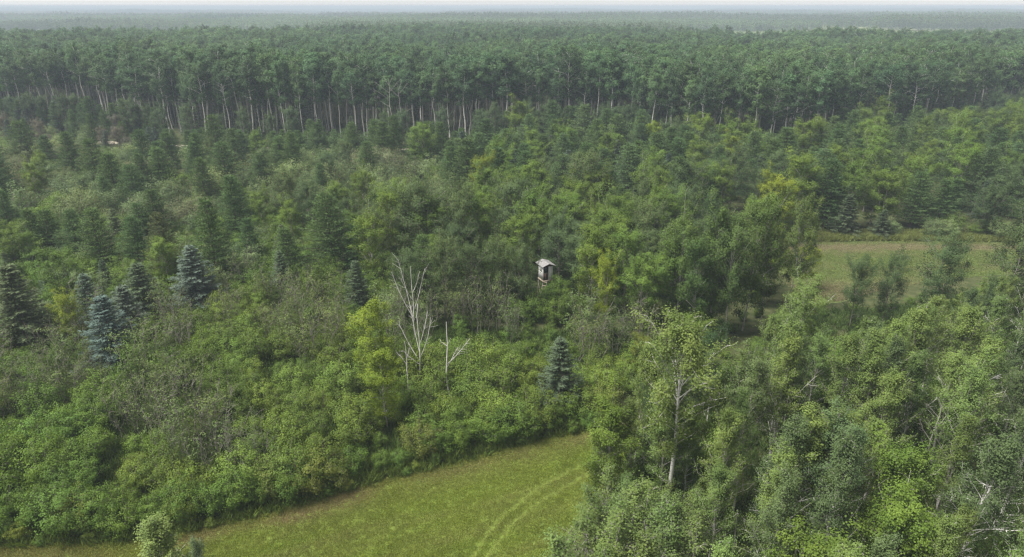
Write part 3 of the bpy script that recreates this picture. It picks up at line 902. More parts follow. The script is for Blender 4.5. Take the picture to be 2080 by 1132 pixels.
SAPL = [(1130, 1300), (1180, 1090), (1245, 990), (1305, 925), (1420, 1000), (1420, 1400)]
grid_fill(SAPL, 1.9, aspen_stand, 39)
grid_fill([(1140, 1500), (1160, 1090), (1255, 985), (1312, 905), (1325, 840), (1360, 775), (1425, 735), (1420, 690), (1560, 625), (1700, 640), (1850, 610), (2400, 560), (2700, 1000), (3000, 1900), (1200, 2100)], 3.5, aspen_stand, 36)
grid_fill([(1560, 486), (2300, 486), (2300, 474), (1560, 474)], 2.6, hedge, 37)

# a close row of shrubs hangs over the clearing's edge
def bush_row():
    g = np.random.default_rng(38)
    bl = np.array([G(*p) for p in BUSH_LINE])
    for a, b in zip(bl[:-1], bl[1:]):
        d = b - a; ln = np.hypot(*d); nx, ny = -d[1] / ln, d[0] / ln
        for t in np.arange(0, ln, 1.7):
            o = g.uniform(0.9, 1.6)
            p = a + d * (t + g.uniform(-0.3, 0.3)) / ln + np.array([nx, ny]) * o
            put('alder_shrub', p[0], p[1], g.uniform(2.6, 4.0), C_ALDER if g.random() < 0.75 else (0.13, 0.165, 0.035), g.uniform(0.95, 1.25), s=0.2)
bush_row()
def ragged_edge():
    g = np.random.default_rng(42)
    bl = np.array([G(*p) for p in BUSH_LINE])
    for a, b in zip(bl[:-1], bl[1:]):
        d = b - a; ln = np.hypot(*d); nx, ny = -d[1] / ln, d[0] / ln
        for t in np.arange(0, ln, 1.5):
            if g.random() < 0.55:
                p = a + d * (t + g.uniform(-0.5, 0.5)) / ln + np.array([nx, ny]) * g.uniform(-0.5, 0.7)
                put('alder_shrub', p[0], p[1], g.uniform(0.7, 2.0), C_ALDER if g.random() < 0.6 else (0.135, 0.18, 0.03), g.uniform(0.9, 1.4), s=0.2)
ragged_edge()
# low leafy trees along the forest's foot, where no trunks show
def forest_foot():
    g = np.random.default_rng(40)
    for px in np.arange(-150, 2300, 9.0):
        open_ = 350 < px < 1010 or 1440 < px < 1660
        if g.random() < (0.26 if open_ else 0.85):
            ey_ = np.interp(px, [a for a, b in EDGE_PX], [b for a, b in EDGE_PX])
            x, y = G(px + g.uniform(-4, 4), ey_ + g.uniform(-6, 3))
            r = g.random()
            if r < 0.55: put('poplar_tree', x, y, g.uniform(6.5, 10), (0.07, 0.112, 0.046), 0.75)
            elif r < 0.8: put('larch_tree', x, y, g.uniform(7, 11), C_LARCH, 1.2)
            else: put('spruce_tree', x, y, g.uniform(7, 11), C_SPRUCE, 1.0)
forest_foot()

# --- tall aspen forest behind
EDGE = np.array([G(*p) for p in EDGE_PX])
ex, ey = EDGE[:, 0], EDGE[:, 1]
def forest_points():
    g = np.random.default_rng(41)
    sp = 4.1
    gx, gy = np.meshgrid(np.arange(-620, 620, sp), np.arange(170, 640, sp))
    gx = gx.ravel() + g.uniform(-0.45, 0.45, gx.size) * sp
    gy = gy.ravel() + g.uniform(-0.45, 0.45, gy.size) * sp
    edge = np.interp(gx, ex, ey) + 9 * (vnoise(gx, gy * 0, 16, 2) - 0.5) + 30 * (vnoise(gx, gy * 0, 48, 22) - 0.35)
    px = 1040 + FPX * gx / (gy * CP + 22 * SP)
    back = 510 + 60 * (vnoise(gx, gy * 0, 120, 6) - 0.5) + 130 * np.exp(-((px - 1000) / 330) ** 2)
    ok = (gy > edge) & (gy < back) & (px > -260) & (px < 2340)
    gx, gy, edge = gx[ok], gy[ok], edge[ok]
    h = 14.2 + 3.6 * vnoise(gx, gy, 45, 12) + 3.6 * vnoise(gx, gy, 21, 13) - 1.8 + 3.8 * g.random(gx.size) ** 1.5 - 2.5 * (g.random(gx.size) < 0.2) + 2.2 * (gy - edge < 26)
    return gx, gy, h, gy - edge
fx, fy, fh, fdep = forest_points()
for x, y, h, dd in zip(fx, fy, fh, fdep):
    n = 0.6 * vnoise(x, y, 60, 14) + 0.4 * vnoise(x, y, 18, 15)
    c = (C_ASPEN[0] * (0.72 + 0.75 * n), C_ASPEN[1] * (0.78 + 0.55 * n), C_ASPEN[2] * (0.85 + 0.3 * n))
    if rng.random() < 0.035 and dd < 200:
        put('spruce_tree', x, y, h * 0.8, C_SPRUCE, 0.8)
    else:
        put('tall_aspen', x, y, h, c, rng.uniform(0.8, 1.3), s=0.34)
#PLACE
# ------------------------------------------------------------------ which plants show: painter's item buffer over the view
BW, BH = 1040, 566
def item_buffer():
    buf = np.full((BH, BW), -1, np.int32)
    order = sorted(range(len(items)), key=lambda i: -items[i]['y'])
    jj, ii = np.arange(BW), np.arange(BH)
    for k in order:
        it = items[k]
        K = KINDS[it['kind']]
        lo = {'tall_aspen': 0.5, 'young_aspen': 0.25, 'birch_tree': 0.2, 'poplar_tree': 0.2}.get(it['kind'], 0.0)
        rad = it['h'] * K['wr'] * it['wide'] * (0.8 if it['kind'] in ('larch_tree', 'spruce_tree') else 1)
        x0, yt, dep = PX(it['x'], it['y'], it['h'])
        xb, yb, _ = PX(it['x'], it['y'], it['h'] * lo)
        if dep < 1: continue
        rx = max(0.6, rad * FPX / dep / 2)
        cx, cyy, ry = (x0 + xb) / 4, (yt + yb) / 4, max(0.6, abs(yb - yt) / 4)
        a, b = int(max(0, cx - rx)), int(min(BW, cx + rx + 1))
        c, d = int(max(0, cyy - ry)), int(min(BH, cyy + ry + 1))
        if a >= b or c >= d: continue
        sub = (((jj[a:b] - cx) / rx) ** 2)[None, :] + (((ii[c:d] - cyy) / ry) ** 2)[:, None] <= 1
        buf[c:d, a:b][sub] = k
    seen = np.bincount(buf[buf >= 0], minlength=len(items))
    return seen
seen = item_buffer()
for k, it in enumerate(items): it['seen'] = int(seen[k])

CAPS = {}
single, mass = [], []
for kd in KINDS:
    idx = sorted([k for k, it in enumerate(items) if it['kind'] == kd], key=lambda k: (not items[k]['key'], -items[k]['seen']))
    for n, k in enumerate(idx):
        (single if n < 300 and (items[k]['seen'] >= (14 if kd != 'tall_aspen' else 20) or items[k]['key']) else mass).append(k)

# ------------------------------------------------------------------ labels for the singled-out plants
REFS = [('the hunting blind', *BL), ('the solitary blue spruce', *G(404, 618)), ('the spruce cluster', *G(250, 715)), ('the tallest larch', *G(436, 612)),
        ('the broad shaggy larch', *G(676, 560)), ('the yellow birch pair', *G(775, 830)), ('the forked dead birch', *G(855, 760)), ('the broken white snag', *G(920, 800)),
        ('the bare white aspen trunk', MAIN['x'], MAIN['y']), ('the far field', *G(1800, 540)), ('the dense birch clump', *G(1440, 672)), ('the widest olive poplar', *G(880, 545)),
        ('the blue-green spruce', *G(1136, 836)), ('the clearing edge', *G(500, 1050)), ('the bottom corner bushes', *G(80, 1095)), ('the hedge behind the field', *G(1900, 478)),
        ('the crooked white aspen', *G(1600, 830)), ('the stand bottom', *G(1750, 1200)), ('the grey thicket', *G(100, 850)), ('the lone larch', *G(332, 378)),
        ('the rounded grey poplar', *G(1188, 450)), ('the tall bleached snags', *G(805, 296)), ('the forest corner', *G(60, 264)), ('the sandy trail', *G(540, 303)),
        ('the white forest trunks', *G(1500, 303)), ('the far forest bay', *G(1950, 258)), ('the pale willows', *G(200, 440)), ('the middle larch row', *G(1000, 340))]
TENS = ['twenty', 'thirty', 'forty']
ORD = ['closest', 'second closest', 'third closest', 'fourth closest', 'fifth closest', 'sixth closest', 'seventh closest', 'eighth closest', 'ninth closest', 'tenth closest',
       'eleventh closest', 'twelfth closest', 'thirteenth closest', 'fourteenth closest', 'fifteenth closest', 'sixteenth closest', 'seventeenth closest', 'eighteenth closest', 'nineteenth closest', 'twentieth closest']
LOOK = {'tall_aspen': ('tall forest aspen', 'aspens of the tall forest'), 'young_aspen': ('young green aspen', 'young aspens beside the clearing'),
        'birch_tree': ('leafy birch', 'birches scattered in the thicket'), 'poplar_tree': ('olive-leaved poplar', 'olive poplars in the middle of the thicket'),
        'larch_tree': ('feathery green larch', 'larches standing in the thicket'), 'spruce_tree': ('tiered spruce', 'spruces standing in the shrub thicket'),
        'alder_shrub': ('leafy green shrub', 'green shrubs of the thicket'), 'willow_shrub': ('pale rounded willow shrub', 'pale willows before the forest'),
        'aspen_sapling': ('thin aspen sapling', 'aspen saplings beside the clearing'), 'bare_shrub': ('grey bare-stemmed shrub', 'grey bare-stemmed shrubs')}
ORD += [f'{a}-{b}' for a in TENS for b in ('first closest', 'second closest', 'third closest', 'fourth closest', 'fifth closest', 'sixth closest', 'seventh closest', 'eighth closest', 'ninth closest')]

def make_labels():
    groups = {}
    for k in single:
        it = items[k]
        it['group'] = it['group'] or LOOK[it['kind']][1]
        if it['label']: continue
        px, py, _ = PX(it['x'], it['y'], it['h'] * 0.6)
        best = None
        for n, (nm, x, y) in enumerate(REFS):
            qx, qy, _ = PX(x, y, 2)
            d = math.hypot((px - qx), (py - qy) * 1.5)
            if best is None or d < best[0]: best = (d, n, px - qx, py - qy)
        d, n, dx, dy = best
        where = ('to the left of' if dx < 0 else 'to the right of') if abs(dx) > abs(dy) * 1.1 else ('behind' if dy < 0 else 'in front of')
        groups.setdefault((it['kind'], n, where), []).append((d, k))
    for (kd, n, where), v in groups.items():
        v.sort()
        hs = [items[k]['h'] for _, k in v]
        for q, (d, k) in enumerate(v):
            look = LOOK[kd][0]
            if len(v) == 1: s = f'{look} {where} {REFS[n][0]}'
            elif q < len(ORD): s = f'{look} {where} {REFS[n][0]}, {ORD[q]} to it'
            else:
                s = f'{look} {where} {REFS[n][0]}, farther off than the others'
                items[k]['group'] = f'{look}s far off {where} {REFS[n][0]}'
            items[k]['label'] = s
make_labels()

def build_single(it):
    K = KINDS[it['kind']]
    wm, lm, _, _ = K['protos'][it['proto']]
    sc = it['h'] / K['h']
    root = link(it['kind'], None, None, (it['x'], it['y'], 0.0))
    root.empty_display_size = 0.5
    root.rotation_euler = (0, 0, it['rot'])
    root.scale = (sc * it['wide'], sc * it['wide'], sc)
    tag(root, it['label'], K['cat'], it['group'])
    link(K['parts'][0], wm, root)
    c = link(K['parts'][1], lm, root)
    c['leaf_colour'] = [float(v) for v in it['col']]
for k in single:
    build_single(items[k])

# ------------------------------------------------------------------ masses: one object each, copies placed on points
def proto_collection(name, meshes):
    c = bpy.data.collections.new(name)
    for i, me in enumerate(meshes):
        o = bpy.data.objects.new(f'{name}_{i:02d}', me)
        c.objects.link(o)
    return c

def scatter(name, label, cat, pts, rots, scls, idx, cols, coll):
    me = bpy.data.meshes.new(name)
    pts = np.asarray(pts, np.float32)
    me.vertices.add(len(pts)); me.vertices.foreach_set('co', pts.ravel())
    for an, ty, key, arr in (('turn', 'FLOAT_VECTOR', 'vector', rots), ('size', 'FLOAT_VECTOR', 'vector', scls), ('leaf_colour', 'FLOAT_VECTOR', 'vector', cols)):
        me.attributes.new(an, ty, 'POINT').data.foreach_set(key, np.asarray(arr, np.float32).ravel())
    me.attributes.new('pick', 'INT', 'POINT').data.foreach_set('value', np.asarray(idx, np.int32))
    o = link(name, me)
    tag(o, label, cat, None, 'stuff')
    ng = bpy.data.node_groups.new(name, 'GeometryNodeTree')
    ng.interface.new_socket('Geometry', in_out='INPUT', socket_type='NodeSocketGeometry')
    ng.interface.new_socket('Geometry', in_out='OUTPUT', socket_type='NodeSocketGeometry')
    N, L = ng.nodes, ng.links
    gi, go = N.new('NodeGroupInput'), N.new('NodeGroupOutput')
    mp = N.new('GeometryNodeMeshToPoints')
    iop = N.new('GeometryNodeInstanceOnPoints')
    ci = N.new('GeometryNodeCollectionInfo')
    ci.inputs['Collection'].default_value = coll
    ci.inputs['Separate Children'].default_value = True
    ci.inputs['Reset Children'].default_value = True
    def attr(nm, ty):
        a = N.new('GeometryNodeInputNamedAttribute'); a.data_type = ty; a.inputs['Name'].default_value = nm
        return a.outputs['Attribute']
    L.new(gi.outputs[0], mp.inputs['Mesh']); L.new(mp.outputs[0], iop.inputs['Points'])
    L.new(ci.outputs[0], iop.inputs['Instance'])
    iop.inputs['Pick Instance'].default_value = True
    L.new(attr('pick', 'INT'), iop.inputs['Instance Index'])
    e2r = N.new('FunctionNodeEulerToRotation')
    L.new(attr('turn', 'FLOAT_VECTOR'), e2r.inputs[0]); L.new(e2r.outputs[0], iop.inputs['Rotation'])
    L.new(attr('size', 'FLOAT_VECTOR'), iop.inputs['Scale'])
    L.new(iop.outputs[0], go.inputs[0])
    md = o.modifiers.new('scatter', 'NODES'); md.node_group = ng
    return o

def mass_of(kd, name, label, cat, ks, lod=None):
    if not ks: return
    K = KINDS[kd]
    meshes = lod or [joined_mesh(f'{kd}_mass', w, K['wm'], l, K['lm']) for _, _, w, l in K['protos']]
    coll = proto_collection(f'{kd}_mass', meshes)
    its = [items[k] for k in ks]
    sc = np.array([[i['h'] / K['h'] * i['wide'], i['h'] / K['h'] * i['wide'], i['h'] / K['h']] for i in its])
    rot = np.array([[0, 0, i['rot']] for i in its])
    scatter(name, label, cat, [(i['x'], i['y'], 0) for i in its], rot, sc, [i['proto'] % len(meshes) for i in its], [i['col'] for i in its], coll)

MASS = {'tall_aspen': ('aspen_forest', 'tall aspen forest stretching back into the haze', 'forest'), 'young_aspen': ('aspen_undergrowth', 'young aspens hidden among their neighbours', 'undergrowth'),
        'birch_tree': ('birch_undergrowth', 'small birches filling gaps between trees', 'undergrowth'), 'poplar_tree': ('poplar_undergrowth', 'olive poplars half hidden by taller crowns', 'undergrowth'),
        'larch_tree': ('larch_undergrowth', 'low larches hidden in the thicket', 'undergrowth'), 'spruce_tree': ('spruce_undergrowth', 'spruces hidden among the aspen crowns', 'undergrowth'),
        'alder_shrub': ('alder_shrubbery', 'green shrubbery filling the thicket', 'shrubbery'), 'willow_shrub': ('willow_shrubbery', 'pale willow shrubbery before the forest', 'shrubbery'),
        'aspen_sapling': ('sapling_undergrowth', 'aspen saplings hidden behind the front ones', 'undergrowth'), 'bare_shrub': ('bare_shrubbery', 'grey bare stems filling the thicket', 'shrubbery')}
lod = []
for i in range(6):
    w, l = broadleaf(150 + i, 16.0, 0.16, 0.50 + 0.03 * (i % 3), 2.3, 18, 1300, (0.40, 0.33), ovalp, (25, 55), 0.04, 0.2, 0.40, 3, sides=4)
    lod.append(joined_mesh('tall_aspen_far', w, WHITE_BARK, l, LEAF))
for kd, (nm, lab, cat) in MASS.items():
    ks = [k for k in mass if items[k]['kind'] == kd]
    mass_of(kd, nm, lab, cat, ks, lod if kd == 'tall_aspen' else None)

# --- far woods: patches of small trees out to the horizon
def far_patch(seed, conif):
    g = np.random.default_rng(seed)
    m = MB()
    n = 46
    xy = g.uniform(-20, 20, (n, 2))
    hh = g.uniform(11, 17, n) * (0.9 + 0.25 * vnoise(xy[:, 0], xy[:, 1], 12, seed))
    for (x, y), h in zip(xy, hh):
        k = 46
        u = g.random(k)
        if g.random() < conif:
            z = h * (0.1 + 0.95 * u); r = (1.05 - u) * 2.0 * np.sqrt(g.random(k))
        else:
            z = h * (0.35 + 0.65 * u); r = np.sin(np.pi * (0.15 + 0.8 * u)) * 2.7 * np.sqrt(g.random(k))
        a = g.uniform(0, 6.283, k)
        c = np.c_[x + r * np.cos(a), y + r * np.sin(a), z]
        nr = unit(k, g); nr[:, 2] = np.abs(nr[:, 2]) + 0.5
        m.cards(c, np.cross(nr, unit(k, g)), nr, g.uniform(0.9, 1.7, k), g.uniform(0.8, 1.4, k), np.clip(g.random() * 0.6 + 0.4 * g.random(k), 0, 1))
    return m.mesh('far_patch', LEAF)

def far_woods():
    coll = proto_collection('far_patch', [far_patch(50 + i, (0.1, 0.2, 0.5, 0.15, 0.3, 0.8)[i]) for i in range(6)])
    P, S, I, Cc, Rr = [], [], [], [], []
    g = np.random.default_rng(61)
    for lo, hi, sp in ((540, 1500, 30.0), (1500, 3600, 62.0), (3600, 9000, 120.0), (9000, 17000, 260.0)):
        k = sp / 36.0
        wv = hi * 0.86 + 100
        gx, gy = np.meshgrid(np.arange(-wv, wv, sp), np.arange(lo, hi, sp))
        gx = gx.ravel() + g.uniform(-0.4, 0.4, gx.size) * sp; gy = gy.ravel() + g.uniform(-0.4, 0.4, gy.size) * sp
        ok = np.abs(gx) < gy * 0.84 + 60
        px = 1040 + FPX * gx / (gy * CP + 25 * SP)
        centre = np.exp(-((px - 1000) / 330) ** 2)
        v = vnoise(gx, gy, 420, 31) * 0.6 + vnoise(gx, gy, 170, 32) * 0.4 + 0.25 * centre
        need = np.where(gy < 980, 0.60, np.where(gy < 1500, 0.34, 0.44))
        ok &= v > need
        ok &= ~((gy < 690) & (px > 380) & (px < 1600) & (gy < 620))
        ok &= ~((gy < 960 + 120 * vnoise(gx, gy * 0, 150, 35)) & (centre < 0.3))
        x, y = gx[ok], gy[ok]
        P.append(np.c_[x, y, relief(x, y) - 0.3])
        kk = np.clip(k, 1, 99)
        n = len(x)
        S.append(np.c_[np.full(n, kk), np.full(n, kk), g.uniform(0.8, 1.1, n) * (0.75 + 0.6 * vnoise(x, y, 240, 37))])
        ty = (vnoise(x, y, 260, 33) * 6.0).astype(int) % 6
        I.append(ty)
        b = (g.uniform(0.85, 1.15, n) * (0.4 + 1.35 * vnoise(x, y, 330, 36)))[:, None]
        Cc.append(np.where((ty == 5)[:, None], np.array([[0.05, 0.08, 0.05]]), np.array([[0.075, 0.115, 0.05]])) * b)
        Rr.append(np.c_[np.zeros(n), np.zeros(n), g.uniform(0, 6.283, n)])
    scatter('far_woods', 'distant wooded land fading into blue haze below the horizon', 'forest', np.concatenate(P), np.concatenate(Rr), np.concatenate(S), np.concatenate(I), np.concatenate(Cc), coll)
far_woods()

# --- grass of the clearing and the fields, weeds along the edges
def tuft(seed, blades, h, r, wd=0.035, lie=0.5):
    g = np.random.default_rng(seed)
    m = MB()
    c = np.c_[g.normal(size=(blades, 2)) * r, np.zeros(blades)]
    d = unit(blades, g); d[:, 2] = np.abs(d[:, 2]) + lie
    m.cards(c, d, unit(blades, g), g.uniform(0.5, 1.2, blades) * h, wd, g.random(blades))
    return m.mesh('tuft', BLADE)

TRACKS = [[G(*p) for p in q] for q in ([(950, 1150), (1005, 1062), (1075, 1003), (1150, 960), (1235, 922)], [(978, 1150), (1040, 1062), (1112, 1010), (1182, 970), (1245, 940)])]
BUSH_G = [G(*p) for p in BUSH_LINE]
def grass():
    coll = proto_collection('tuft', [tuft(70 + i, 17, 0.10, 0.125) for i in range(4)] + [tuft(80 + i, 22, 0.55, 0.16, 0.05, 1.0) for i in range(3)])
    g = np.random.default_rng(71)
    P, S, I, Cc = [], [], [], []
    # mown clearing
    x0, y0 = CLEAR.min(0); x1, y1 = CLEAR.max(0)
    n = 120000
    x, y = g.uniform(max(x0, -42), x1, n), g.uniform(30, y1, n)
    ok = inside(CLEAR, x, y)
    x, y = x[ok], y[ok]
    db = dist_line(BUSH_G, x, y)
    dt = np.minimum(dist_line(TRACKS[0], x, y), dist_line(TRACKS[1], x, y))
    row = vnoise(x * 0.12, db, 0.9, 15)                    # mower rows run along the bushes
    n1 = vnoise(x, y, 3.2, 16); n2 = vnoise(x, y, 0.7, 17)
    dry = np.clip(0.9 * np.exp(-((db - 1.2) / 0.9) ** 2) * (0.1 + n1) + 0.55 * np.clip(row * 1.5 - 0.35, 0, 1) * (0.25 + 0.75 * n1) + 0.10 * (n2 - 0.5) - 0.04, 0, 1)
    green = np.clip((n1 - 0.35) * 0.5 + 0.5 * np.clip((x - 2) / 12, 0, 1), 0, 1)
    base = np.array([0.170, 0.218, 0.036])[None] * (1 - green[:, None]) + np.array([0.140, 0.230, 0.027])[None] * green[:, None]
    col = base * (1 - dry[:, None]) + np.array([0.235, 0.205, 0.085])[None] * dry[:, None]
    tr = np.clip(1.4 - dt / 0.20, 0, 1)[:, None]
    col = col * (1 - 0.55 * tr) + np.array([0.235, 0.265, 0.08])[None] * 0.55 * tr
    col *= (g.uniform(0.85, 1.15, len(x)) * (0.9 + 0.2 * vnoise(x, y, 1.6, 23)))[:, None]
    sz = g.uniform(0.7, 1.35, len(x)) * (1 - 0.45 * tr[:, 0]) * (1 + 0.5 * np.exp(-(db / 0.9) ** 2))
    P.append(np.c_[x, y, np.full(len(x), 0.002)]); S.append(np.c_[sz, sz, sz * 0.85]); I.append(g.integers(0, 4, len(x))); Cc.append(col)
    # far field, larger tufts
    x0, y0 = FARF.min(0); x1, y1 = FARF.max(0)
    n = 48000
    x, y = g.uniform(x0, min(x1, 95), n), g.uniform(y0, y1, n)
    ok = inside(FARF, x, y); x, y = x[ok], y[ok]
    n1 = vnoise(x * 0.35, y, 3.0, 18); n2 = vnoise(x, y, 1.2, 19)
    _, py, _ = PX(x, y, 0)
    dry = np.clip(0.05 + 0.7 * n1 * n2 + 0.8 * np.exp(-((py - 503) / 6) ** 2) + 0.9 * np.clip((py - 560) / 30, 0, 1), 0, 0.95)[:, None]
    col = np.array([0.125, 0.182, 0.048])[None] * (1 - dry) + np.array([0.215, 0.195, 0.105])[None] * dry
    P.append(np.c_[x, y, np.full(len(x), 0.002)]); s = g.uniform(1.2, 2.2, len(x)); S.append(np.c_[s, s, s * 0.6]); I.append(g.integers(0, 4, len(x))); Cc.append(col * g.uniform(0.85, 1.15, len(x))[:, None])
    scatter('mown_grass', 'short mown grass of the clearing and the far field', 'grass', np.concatenate(P), np.c_[np.zeros((sum(map(len, P)), 2)), g.uniform(0, 6.283, sum(map(len, P)))],
            np.concatenate(S), np.concatenate(I), np.concatenate(Cc), coll)
    # tall weeds under the bushes and behind the far field
    P, S, I, Cc = [], [], [], []
    t = np.array(BUSH_G)
    for poly, n, c in ((poly_g([(a, b + 5) for a, b in BUSH_LINE] + [(a, b - 45) for a, b in BUSH_LINE[::-1]]), 5200, (0.10, 0.145, 0.030)),
                       (poly_g([(1560, 493), (2300, 491), (2300, 474), (1560, 474)]), 5200, (0.16, 0.19, 0.055)),
                       (poly_g([(-200, 1090), (600, 1000), (1200, 850), (1400, 690), (800, 660), (-200, 720)]), 9000, (0.075, 0.12, 0.028)),
                       (poly_g([(1150, 1500), (1250, 960), (1420, 860), (1600, 640), (2200, 600), (2500, 1500)]), 8000, (0.075, 0.12, 0.032)),
                       (poly_g([(-200, 650), (1400, 660), (1560, 600), (1560, 480), (900, 430), (-200, 420)]), 9000, (0.085, 0.13, 0.035))):
        x0, y0 = poly.min(0); x1, y1 = poly.max(0)
        x, y = g.uniform(x0, x1, n * 2), g.uniform(y0, y1, n * 2)
        ok = inside(poly, x, y) & ~inside(CLEAR, x, y + 1.1) & ~inside(FARF, x, y); x, y = x[ok], y[ok]
        s = g.uniform(0.8, 1.9, len(x))
        P.append(np.c_[x, y, np.zeros(len(x))]); S.append(np.c_[s, s, s]); I.append(g.integers(4, 7, len(x)))
        Cc.append(np.array(c)[None] * g.uniform(0.7, 1.3, (len(x), 1)))
    k = sum(map(len, P))
    scatter('tall_weeds', 'tall grass and weeds along field edges and under shrubs', 'weeds', np.concatenate(P), np.c_[np.zeros((k, 2)), g.uniform(0, 6.283, k)], np.concatenate(S), np.concatenate(I), np.concatenate(Cc), coll)
grass()

# ------------------------------------------------------------------ dead trees
def build_dead(name, px, pb, h, r0, limbs, label, seed, mat=DEAD_WOOD, group='bleached dead trees'):
    x, y = G(px, pb)
    g = np.random.default_rng(seed)
    root = link(name, None, None, (x, y, 0)); root.empty_display_size = 0.5
    tag(root, label, 'dead tree', group)
    zs = np.linspace(0, 1, 9)
    wob = np.cumsum(g.normal(size=(9, 2)) * 0.010 * h, axis=0); wob -= wob[0]
    tr = np.c_[wob, zs * h]
    m = MB(); m.tube(tr, r0 * (1 - 0.75 * zs) + 0.015, 7)
    link('trunk', m.mesh('dead_trunk', mat, True), root)
    for (t, ln, az, el) in limbs:
        m = MB()
        base = np.array([np.interp(t * h, tr[:, 2], tr[:, i]) for i in range(3)])
        a, e = R(az), R(el)
        d = np.array([math.cos(a) * math.cos(e), math.sin(a) * math.cos(e), math.sin(e)])
        ss = np.linspace(0, 1, 6)
        crv = base + np.outer(ss * ln, d)
        crv[:, 2] += ss ** 2 * ln * 0.22
        crv += np.cumsum(g.normal(size=(6, 3)) * 0.05, axis=0) * ss[:, None]
        rb = r0 * (1 - 0.75 * t) * 0.62
        m.tube(crv, rb * (1 - 0.75 * ss) + 0.012, 5)
        for q in range(12):
            u = g.uniform(0.35, 1)
            p = np.array([np.interp(u, ss, crv[:, i]) for i in range(3)])
            d2 = d + unit(1, g)[0] * 0.8
            tip = p + d2 / np.linalg.norm(d2) * ln * g.uniform(0.12, 0.3)
            m.tube([p, tip], [rb * 0.3 + 0.005, 0.005], 3)
        link('limb', m.mesh('dead_limb', mat, True), root)

build_dead('dead_birch', 843, 720, 10.2, 0.058, [(0.42, 5.4, 130, 66), (0.42, 4.8, 165, 60), (0.5, 3.8, 20, 66), (0.62, 2.4, 200, 60), (0.7, 2.0, 0, 62)], 'forked dead birch with tall bare white limbs beneath the olive poplars', 5)
build_dead('dead_birch', 858, 800, 9.3, 0.058, [(0.36, 3.4, 150, 52), (0.40, 3.8, 10, 66), (0.46, 3.8, 130, 66), (0.55, 2.8, 30, 68), (0.33, 2.0, 185, 40)], 'spiky dead birch with many upswept white limbs beside the yellow birch pair', 6)
build_dead('dead_birch', 832, 810, 6.2, 0.055, [(0.6, 1.4, 160, 60), (0.7, 1.0, 20, 60)], 'thin leaning dead birch stem beside the yellow birch pair', 7)
build_dead('dead_birch', 917, 822, 8.4, 0.072, [(0.50, 2.9, 8, 40), (0.46, 2.0, 20, 55), (0.72, 0.6, 170, 40), (0.74, 0.6, 10, 50)], 'broken white snag with one long crooked arm', 8)
build_dead('dead_aspen', 800, 299, 17.5, 0.12, [(0.8, 4, 180, 30), (0.82, 3.5, 20, 40), (0.9, 2.4, 150, 50), (0.92, 2.0, 40, 50), (0.6, 2.4, 170, 20)], 'tall bleached dead aspen at the forest edge, first of the pair', 9, GREY_WOOD)
build_dead('dead_aspen', 818, 300, 16.5, 0.12, [(0.8, 3, 170, 35), (0.84, 3.0, 10, 40), (0.55, 3.4, 0, 10), (0.9, 2.2, 50, 50)], 'tall bleached dead aspen at the forest edge, second of the pair', 10, GREY_WOOD)
for i, (px, pb, h, lim, lab) in enumerate([
        (1500, 960, 6.5, [(0.55, 2.0, 20, 45), (0.6, 1.8, 160, 50), (0.75, 1.4, 60, 55), (0.45, 1.5, 200, 40)], 'dead grey aspen beside the bare white aspen trunk'),
        (1470, 1030, 5.5, [(0.5, 1.4, 180, 35), (0.6, 1.3, 0, 40), (0.75, 1.0, 90, 50)], 'shorter dead grey aspen in the dark hollow of the stand'),
        (1600, 1190, 7.5, [(0.55, 2.0, 160, 40), (0.6, 2.0, 20, 45), (0.75, 1.4, 170, 55), (0.85, 1.0, 10, 55)], 'pale dead aspen with upswept limbs at the bottom of the stand'),
        (1470, 1200, 6.6, [(0.6, 0.8, 170, 50)], 'straight bare dead stem rising from the bottom edge'),
        (1860, 1000, 8.0, [(0.6, 1.6, 150, 50), (0.7, 1.5, 30, 50), (0.85, 1.0, 170, 50)], 'leaning dead aspen between crowns of the stand'),
        (1750, 1230, 6.6, [(0.6, 1.8, 140, 40), (0.65, 1.7, 30, 40), (0.8, 1.2, 170, 50)], 'forked dead aspen low among the bottom crowns')]):
    build_dead('dead_aspen', px, pb, h, 0.075, lim, lab, 20 + i, GREY_WOOD)
#BLIND
# ------------------------------------------------------------------ the hunting blind
PLY = noise_mat('weathered_plywood', [(0.3, (0.50, 0.485, 0.465)), (0.7, (0.68, 0.665, 0.64))], 2.2, 8, 0.85, 0.1, stretch=(3, 3, 0.5))
ROOFM = noise_mat('weathered_roofing', [(0.3, (0.13, 0.125, 0.122)), (0.7, (0.25, 0.24, 0.235))], 5.0, 8, 0.9, 0.2)
DOORM = noise_mat('dark_stained_boards', [(0.3, (0.045, 0.026, 0.02)), (0.7, (0.105, 0.062, 0.048))], 6.0, 6, 0.8, 0.2, stretch=(6, 6, 0.6))
BEAM = noise_mat('grey_timber', [(0.3, (0.14, 0.12, 0.10)), (0.7, (0.28, 0.25, 0.21))], 4.0, 6, 0.9, 0.2, stretch=(4, 4, 0.6))
DECK = noise_mat('tan_board', [(0.3, (0.26, 0.21, 0.16)), (0.7, (0.38, 0.32, 0.25))], 3.0, 6, 0.9, 0.2)
WHITE = noise_mat('white_frame_paint', [(0.3, (0.66, 0.65, 0.62)), (0.7, (0.80, 0.79, 0.76))], 5.0, 4, 0.6)
GLASS, nt, N, L, out = new_mat('dark_window_glass')
p = N.new('ShaderNodeBsdfPrincipled'); p.inputs['Base Color'].default_value = (0.02, 0.022, 0.025, 1); p.inputs['Roughness'].default_value = 0.08
L.new(p.outputs[0], out.inputs['Surface'])

